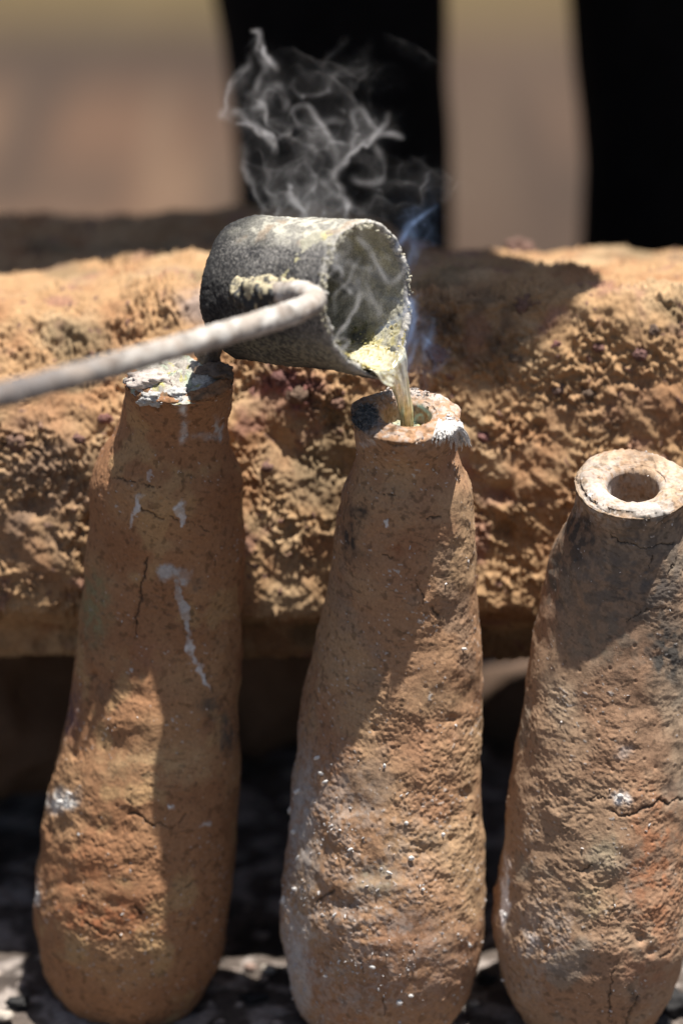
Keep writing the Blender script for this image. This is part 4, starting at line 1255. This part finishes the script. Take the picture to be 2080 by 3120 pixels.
class Cloud:
    def __init__(self): self.p, self.w = [], []
    def fold(self, pts, y, wpx, dep, tau, seed, n=110, m=48, wob=10, warp=0.003):
        """a smoke sheet folded along a line: seen edge-on there, fanning out to one side by about wpx"""
        pts = np.asarray(pts, float)
        c = catmull(pts[:, :2], n)
        t = np.linspace(0, 1, n)
        T = np.gradient(c, axis=0); T /= np.linalg.norm(T, axis=1)[:, None] + 1e-9
        side = np.stack([gauss(-T[:, 1], 8), gauss(T[:, 0], 8)], 1)
        s = np.linspace(-1, 1, m)
        q = np.stack([t[:, None] * 3 + 0 * s[None], s[None] * 1.4 + 0 * t[:, None], np.full((n, m), seed * 1.7)], -1)
        lat = wpx * (np.abs(s) ** 2.1 * (1 + 0.25 * np.sign(s)))[None] * (0.45 + 0.7 * np.sin(t * math.pi))[:, None]
        X = c[:, 0:1] + side[:, 0:1] * lat + wob * fbm(q, 1.0, 3, seed)
        Y = c[:, 1:2] + side[:, 1:2] * lat + wob * fbm(q, 1.0, 3, seed + 50)
        D = y + dep * s[None] + 0.008 * fbm(q, 0.8, 2, seed + 90)
        d = (X[..., None] - 1040) * S * RIGHT + (1560 - Y[..., None]) * S * UP + FWD * DIST
        P = CAM + d * ((D - CAM[1]) / d[..., 1])[..., None]
        if warp:
            P = P + warp * np.stack([fbm(P, 45, 3, 201), fbm(P, 45, 2, 202), fbm(P, 45, 3, 203)], -1)
        h = tau * np.sin(math.pi * t)[:, None] ** 1.3 * np.cos(s * math.pi / 2)[None] ** 2.2 * (0.25 + 1.2 * sstep(-0.4, 0.5, fbm(q, 1.8, 3, seed + 30)))
        area = np.linalg.norm(np.cross(np.gradient(P, axis=0), np.gradient(P, axis=1)), axis=2)
        N, Mm = 480, 260
        k = (n - 1) * (m - 1) / (N * Mm)
        self.p.append(up2(P, N, Mm).reshape(-1, 3)); self.w.append((up2(area * h, N, Mm) * k).ravel())
    def puff(self, x, y, rx, ry, yd, tau, seed, n=200000):
        """a faint veil drawn out into streaks"""
        rnd = np.random.default_rng(seed)
        g = rnd.normal(size=(n // 4, 3)) * 0.5
        X = x + g[:, 0] * rx; Y = y + g[:, 1] * ry
        d = (X[:, None] - 1040) * S * RIGHT + (1560 - Y[:, None]) * S * UP + FWD * DIST
        P = CAM + d * ((yd + g[:, 2] * 0.012 - CAM[1]) / d[:, 1])[:, None]
        a = np.stack([fbm(P, 26, 3, 211), fbm(P, 26, 2, 212), fbm(P, 26, 3, 213)], -1)
        P = P + 0.022 * a
        P = P + 0.006 * np.stack([perlin(P, 90, 221), perlin(P, 90, 222), perlin(P, 90, 223)], -1)
        w = tau * (math.pi * rx * ry * S * S * 0.5) / len(P)
        self.p.append(P); self.w.append(np.full(len(P), w))
    def strand(self, pts, y, rad, tau, seed, wob=6, warp=0.003, n=260, m=160):
        """a soft thread of smoke along a line; rad px, tau its optical depth"""
        rnd = np.random.default_rng(seed)
        c = catmull(np.asarray(pts, float)[:, :2], n)
        t = np.linspace(0, 1, n)
        q = np.stack([t * 3, 0 * t, np.full(n, seed * 1.3)], -1)
        X = c[:, 0] + wob * fbm(q, 1, 3, seed); Y = c[:, 1] + wob * fbm(q, 1, 3, seed + 5)
        r = rad * (0.5 + 0.9 * sstep(-0.4, 0.4, fbm(q, 1.3, 2, seed + 9)))
        D = y + 0.010 * fbm(q, 0.7, 2, seed + 90)
        d = (X[:, None] - 1040) * S * RIGHT + (1560 - Y[:, None]) * S * UP + FWD * DIST
        P = CAM + d * ((D - CAM[1]) / d[:, 1])[:, None]
        if warp:
            P = P + warp * np.stack([fbm(P, 45, 3, 201), fbm(P, 45, 2, 202), fbm(P, 45, 3, 203)], -1)
        seg = np.linalg.norm(np.gradient(P, axis=0), axis=1)
        k = rnd.normal(size=(n, m, 3)) * (r * S)[:, None, None] * 0.6
        w = tau * seg * (2 * r * S) * np.sin(math.pi * t) ** 0.6 * (0.35 + 1.1 * sstep(-0.4, 0.5, fbm(q, 1.7, 2, seed + 30))) / m
        self.p.append((P[:, None] + k).reshape(-1, 3)); self.w.append(np.repeat(w, m))
    def build(self, name, mat, vox, blur=0.8, pad=4):
        p = np.concatenate(self.p); w = np.concatenate(self.w)
        lo = p.min(0) - pad * vox; hi = p.max(0) + pad * vox
        dim = np.ceil((hi - lo) / vox).astype(int) + 1
        hi = lo + (dim - 1) * vox
        g = (p - lo) / vox
        i = np.floor(g).astype(int); f = g - i
        den = np.zeros(int(np.prod(dim)))
        for a in (0, 1):
            for b in (0, 1):
                for c in (0, 1):
                    ww = w * (f[:, 0] if a else 1 - f[:, 0]) * (f[:, 1] if b else 1 - f[:, 1]) * (f[:, 2] if c else 1 - f[:, 2])
                    idx = ((i[:, 0] + a) * dim[1] + i[:, 1] + b) * dim[2] + i[:, 2] + c
                    den += np.bincount(idx, ww, len(den))
        den = (den / vox ** 3).reshape(dim)
        k = np.exp(-0.5 * (np.arange(-2, 3) / blur) ** 2); k /= k.sum()
        for ax in range(3):
            den = sum(k[q + 2] * np.roll(den, q, ax) for q in range(-2, 3))
        # the voxels as a point cloud that carries the density; geometry nodes turn it into a volume
        gx = np.stack(np.meshgrid(*[lo[a] + np.arange(dim[a]) * vox for a in range(3)], indexing='ij'), -1).reshape(-1, 3)
        me = bpy.data.meshes.new(name)
        me.vertices.add(len(gx))
        me.vertices.foreach_set("co", gx.astype(np.float32).ravel())
        at = me.attributes.new("dens", 'FLOAT', 'POINT')
        at.data.foreach_set("value", den.astype(np.float32).ravel())
        o = link(name, me, mat)
        ng = bpy.data.node_groups.new(name + "_volume", 'GeometryNodeTree')
        ng.interface.new_socket("Geometry", in_out='INPUT', socket_type='NodeSocketGeometry')
        ng.interface.new_socket("Geometry", in_out='OUTPUT', socket_type='NodeSocketGeometry')
        nd = ng.nodes; lk = ng.links.new
        gi = nd.new("NodeGroupInput"); go = nd.new("NodeGroupOutput")
        pos = nd.new("GeometryNodeInputPosition")
        sub = nd.new("ShaderNodeVectorMath"); sub.operation = 'SUBTRACT'; sub.inputs[1].default_value = lo
        lk(pos.outputs[0], sub.inputs[0])
        sc = nd.new("ShaderNodeVectorMath"); sc.operation = 'SCALE'; sc.inputs['Scale'].default_value = 1 / vox
        lk(sub.outputs[0], sc.inputs[0])
        sx = nd.new("ShaderNodeSeparateXYZ"); lk(sc.outputs[0], sx.inputs[0])
        def op(kind, a, b=None):
            x = nd.new("ShaderNodeMath"); x.operation = kind
            for q, v in enumerate((a, b)):
                if v is None: continue
                if hasattr(v, 'is_linked'): lk(v, x.inputs[q])
                else: x.inputs[q].default_value = v
            return x.outputs[0]
        r = [op('FLOOR', op('ADD', sx.outputs[a], 0.5)) for a in range(3)]
        row = op('ADD', op('MULTIPLY', r[0], float(dim[1])), r[1])
        # integer index: row * dim z + z, in integers to stay exact
        ix = nd.new("FunctionNodeIntegerMath"); ix.operation = 'MULTIPLY'
        fi = nd.new("FunctionNodeFloatToInt"); lk(row, fi.inputs[0])
        lk(fi.outputs[0], ix.inputs[0]); ix.inputs[1].default_value = int(dim[2])
        fz = nd.new("FunctionNodeFloatToInt"); lk(r[2], fz.inputs[0])
        ia = nd.new("FunctionNodeIntegerMath"); ia.operation = 'ADD'
        lk(ix.outputs[0], ia.inputs[0]); lk(fz.outputs[0], ia.inputs[1])
        na = nd.new("GeometryNodeInputNamedAttribute"); na.data_type = 'FLOAT'; na.inputs[0].default_value = "dens"
        si = nd.new("GeometryNodeSampleIndex"); si.data_type = 'FLOAT'; si.domain = 'POINT'
        lk(gi.outputs[0], si.inputs[0]); lk(na.outputs[0], si.inputs[1]); lk(ia.outputs[0], si.inputs['Index'])
        vc = nd.new("GeometryNodeVolumeCube")
        lk(si.outputs[0], vc.inputs['Density'])
        vc.inputs['Min'].default_value = lo; vc.inputs['Max'].default_value = hi
        for a, nm in enumerate(('Resolution X', 'Resolution Y', 'Resolution Z')):
            vc.inputs[nm].default_value = int(dim[a])
        sm = nd.new("GeometryNodeSetMaterial"); sm.inputs['Material'].default_value = mat
        lk(vc.outputs[0], sm.inputs[0]); lk(sm.outputs[0], go.inputs[0])
        md = o.modifiers.new("volume", 'NODES'); md.node_group = ng
        print(name, dim, den.max())
        return o

K = 1.3265
def kk(l): return [(a * K, b * K) for a, b in l]
def build_smoke():
    h = Cloud()
    Y = 0.040
    T = 0.057                                   # optical depth of a plain sheet seen face on
    L = [  # line in the photograph, sideways reach px, depth m, thickness
        ([(575, 68), (590, 82), (606, 120), (632, 160)], 14, 0.006, 2.2),
        ([(583, 118), (560, 160), (530, 210), (514, 258), (530, 290)], -30, 0.010, 1.2),
        ([(585, 112), (600, 150), (592, 190), (570, 240)], -34, 0.012, 0.7),
        ([(520, 262), (556, 272), (598, 292), (622, 330), (636, 362)], 34, 0.012, 1.7),
        ([(540, 290), (575, 285), (610, 318), (634, 355)], -16, 0.008, 1.6),
        ([(556, 282), (590, 240), (612, 205), (640, 205), (655, 235), (640, 262)], 40, 0.012, 0.8),
        ([(668, 280), (672, 245), (700, 238), (732, 276), (760, 320), (776, 372), (772, 400)], 36, 0.012, 1.2),
        ([(672, 250), (690, 292), (722, 300), (760, 285), (800, 280)], -34, 0.012, 0.7),
        ([(918, 324), (880, 306), (846, 262), (822, 246), (806, 262), (822, 300)], -40, 0.014, 0.9),
        ([(922, 322), (868, 314), (824, 338), (790, 372), (764, 412)], 40, 0.012, 1.7),
        ([(900, 258), (888, 285), (850, 318), (806, 330)], 24, 0.010, 1.1),
        ([(862, 322), (874, 360), (872, 404), (836, 418), (800, 410)], 50, 0.014, 0.8),
        ([(676, 420), (684, 462), (696, 498), (706, 520)], -52, 0.016, 1.9),
        ([(740, 408), (752, 432), (782, 452), (800, 480), (808, 512)], 46, 0.014, 1.3),
        ([(782, 372), (776, 412), (800, 442), (790, 470)], 36, 0.010, 0.7),
        ([(660, 420), (668, 376), (700, 350), (744, 352)], 50, 0.016, 0.6),
        ([(556, 330), (566, 392), (592, 452), (616, 500)], -60, 0.016, 0.7),
        ([(560, 360), (590, 350), (604, 392), (612, 452), (640, 500)], -46, 0.014, 0.5),
        ([(622, 470), (640, 440), (668, 432), (664, 470), (640, 510)], 30, 0.012, 0.6),
        ([(940, 350), (976, 380), (1012, 396), (1030, 440), (1020, 480)], 60, 0.016, 0.45),
        ([(620, 122), (680, 116), (724, 132), (776, 150), (828, 192)], 34, 0.014, 0.42),
        ([(880, 80), (930, 98), (975, 122), (1030, 165)], 22, 0.010, 0.12),
        ([(660, 160), (706, 156), (752, 170), (800, 220), (830, 262)], 46, 0.016, 0.42),
        ([(800, 80), (780, 110), (760, 140), (745, 175)], 16, 0.008, 0.25),
        ([(640, 330), (680, 322), (724, 350), (742, 392), (720, 420)], 50, 0.016, 0.5),
        ([(700, 402), (740, 380), (776, 392), (800, 440), (830, 480)], 60, 0.016, 0.45),
        ([(830, 430), (876, 440), (930, 470), (990, 486)], 50, 0.016, 0.3),
        ([(860, 150), (830, 180), (806, 230), (840, 262)], 44, 0.014, 0.35),
    ]
    for i, (l, wp, dp, tk) in enumerate(L):
        yy = Y + 0.010 * math.sin(i * 2.3)
        h.fold(kk(l), yy, wp * K * 2.2, dp * 0.7, T * (0.10 + 0.36 * tk), 10 + i, wob=14, warp=0.005)
        if tk > 0.65:
            h.strand(kk(l), yy, 6 + abs(wp) * 0.07, 0.145 * tk ** 1.3, 10 + i, wob=14, warp=0.005)
    for i, (x, y, rx, ry, tk) in enumerate([(620, 270, 70, 60, 0.10), (760, 330, 80, 70, 0.10), (700, 440, 80, 60, 0.16), (840, 330, 50, 60, 0.07),
                                            (600, 420, 40, 70, 0.08), (740, 170, 110, 50, 0.04), (930, 420, 90, 60, 0.04), (780, 480, 90, 30, 0.08)]):
        h.puff(x * K, y * K, rx * K, ry * K, Y, tk, 300 + i)
    o = h.build("smoke", M_SMOKE, 0.0008)
    tag(o, "white curling smoke rising above the ladle against the dark legs", "smoke", kind="stuff")
    # steam curling in the mouth of the ladle
    h = Cloud()
    L = [([(1090, 720), (1135, 770), (1150, 800), (1180, 852), (1215, 838), (1238, 790)], 30, 0.006, 0.8),
         ([(1095, 888), (1092, 930), (1058, 985), (1016, 1040)], 24, 0.006, 1.3),
         ([(1015, 1030), (1050, 1025), (1068, 1045), (1040, 1062), (1020, 1050)], 14, 0.005, 1.0),
         ([(985, 860), (1010, 830), (1030, 810), (1045, 826), (1030, 860)], 16, 0.005, 0.8),
         ([(960, 850), (990, 820), (1020, 790), (1010, 740), (1030, 690)], 40, 0.008, 0.5),
         ([(1020, 960), (1020, 900), (1060, 860), (1080, 800), (1110, 770)], 40, 0.010, 0.4)]
    for i, (l, wp, dp, tk) in enumerate(L):
        h.fold(l, -0.048 + 0.004 * i, wp * 1.3, dp, T * tk * 0.9, 60 + i, wob=7, warp=0.002)
        h.strand(l, -0.048 + 0.004 * i, 6, 0.30 * tk, 60 + i, wob=5, warp=0.002)
    h.puff(1105, 850, 120, 190, -0.035, 0.10, 330)
    h.puff(1000, 760, 90, 120, -0.045, 0.05, 331)
    o = h.build("steam", M_SMOKE, 0.0006)
    tag(o, "thin white steam curling in the mouth of the ladle", "steam", kind="stuff")
    # bluish fume between the ladle lip, the stream and the mold
    h = Cloud()
    L = [([(1335, 620), (1290, 650), (1250, 690), (1225, 730), (1200, 780)], 36, 0.010, 0.7),
         ([(1240, 920), (1225, 960), (1190, 985), (1150, 1010)], 40, 0.008, 0.7),
         ([(1258, 960), (1250, 1020), (1232, 1080), (1222, 1150)], 30, 0.008, 0.9),
         ([(1270, 1000), (1262, 1060), (1240, 1110), (1228, 1180)], -22, 0.006, 0.5),
         ([(1240, 880), (1250, 930), (1262, 980), (1255, 1030)], 26, 0.008, 0.6),
         ([(1320, 960), (1316, 1010), (1296, 1060), (1290, 1110)], 14, 0.006, 0.35),
         ([(1250, 690), (1262, 760), (1246, 800), (1255, 850)], 40, 0.008, 0.3)]
    for i, (l, wp, dp, tk) in enumerate(L):
        h.fold(l, -0.030 + 0.003 * i, wp * 1.3, dp, T * tk, 80 + i, wob=6, warp=0.001)
        h.strand(l, -0.030 + 0.003 * i, 9, 0.30 * tk, 80 + i, wob=5, warp=0.001)
    h.puff(1250, 1010, 50, 190, -0.022, 0.10, 332)
    h.puff(1265, 690, 80, 110, 0.0, 0.05, 333)
    o = h.build("fume", M_BLUE, 0.0006)
    tag(o, "bluish fume drifting between the ladle lip and the middle mold", "fume", kind="stuff")
    h = Cloud()
    hy = MOLD2['C0'][1]
    L = [([(1215, 1200), (1225, 1240), (1232, 1280), (1230, 1300)], 30, 0.008, 1.5),
         ([(1240, 1215), (1275, 1235), (1305, 1262), (1312, 1285)], -30, 0.008, 1.3),
         ([(1262, 1300), (1265, 1270), (1285, 1262), (1290, 1285)], 20, 0.006, 1.0),
         ([(1225, 1300), (1250, 1250), (1245, 1215), (1230, 1195)], 26, 0.008, 0.8)]
    for i, (l, wp, dp, tk) in enumerate(L):
        h.fold(l, hy - 0.006 + 0.003 * i, wp, dp, T * tk, 95 + i, wob=4, warp=0.0008)
    o = h.build("green_fume", M_TEAL, 0.0006)
    tag(o, "blue-green fume glowing in the hole of the middle mold", "fume", kind="stuff")
build_smoke()
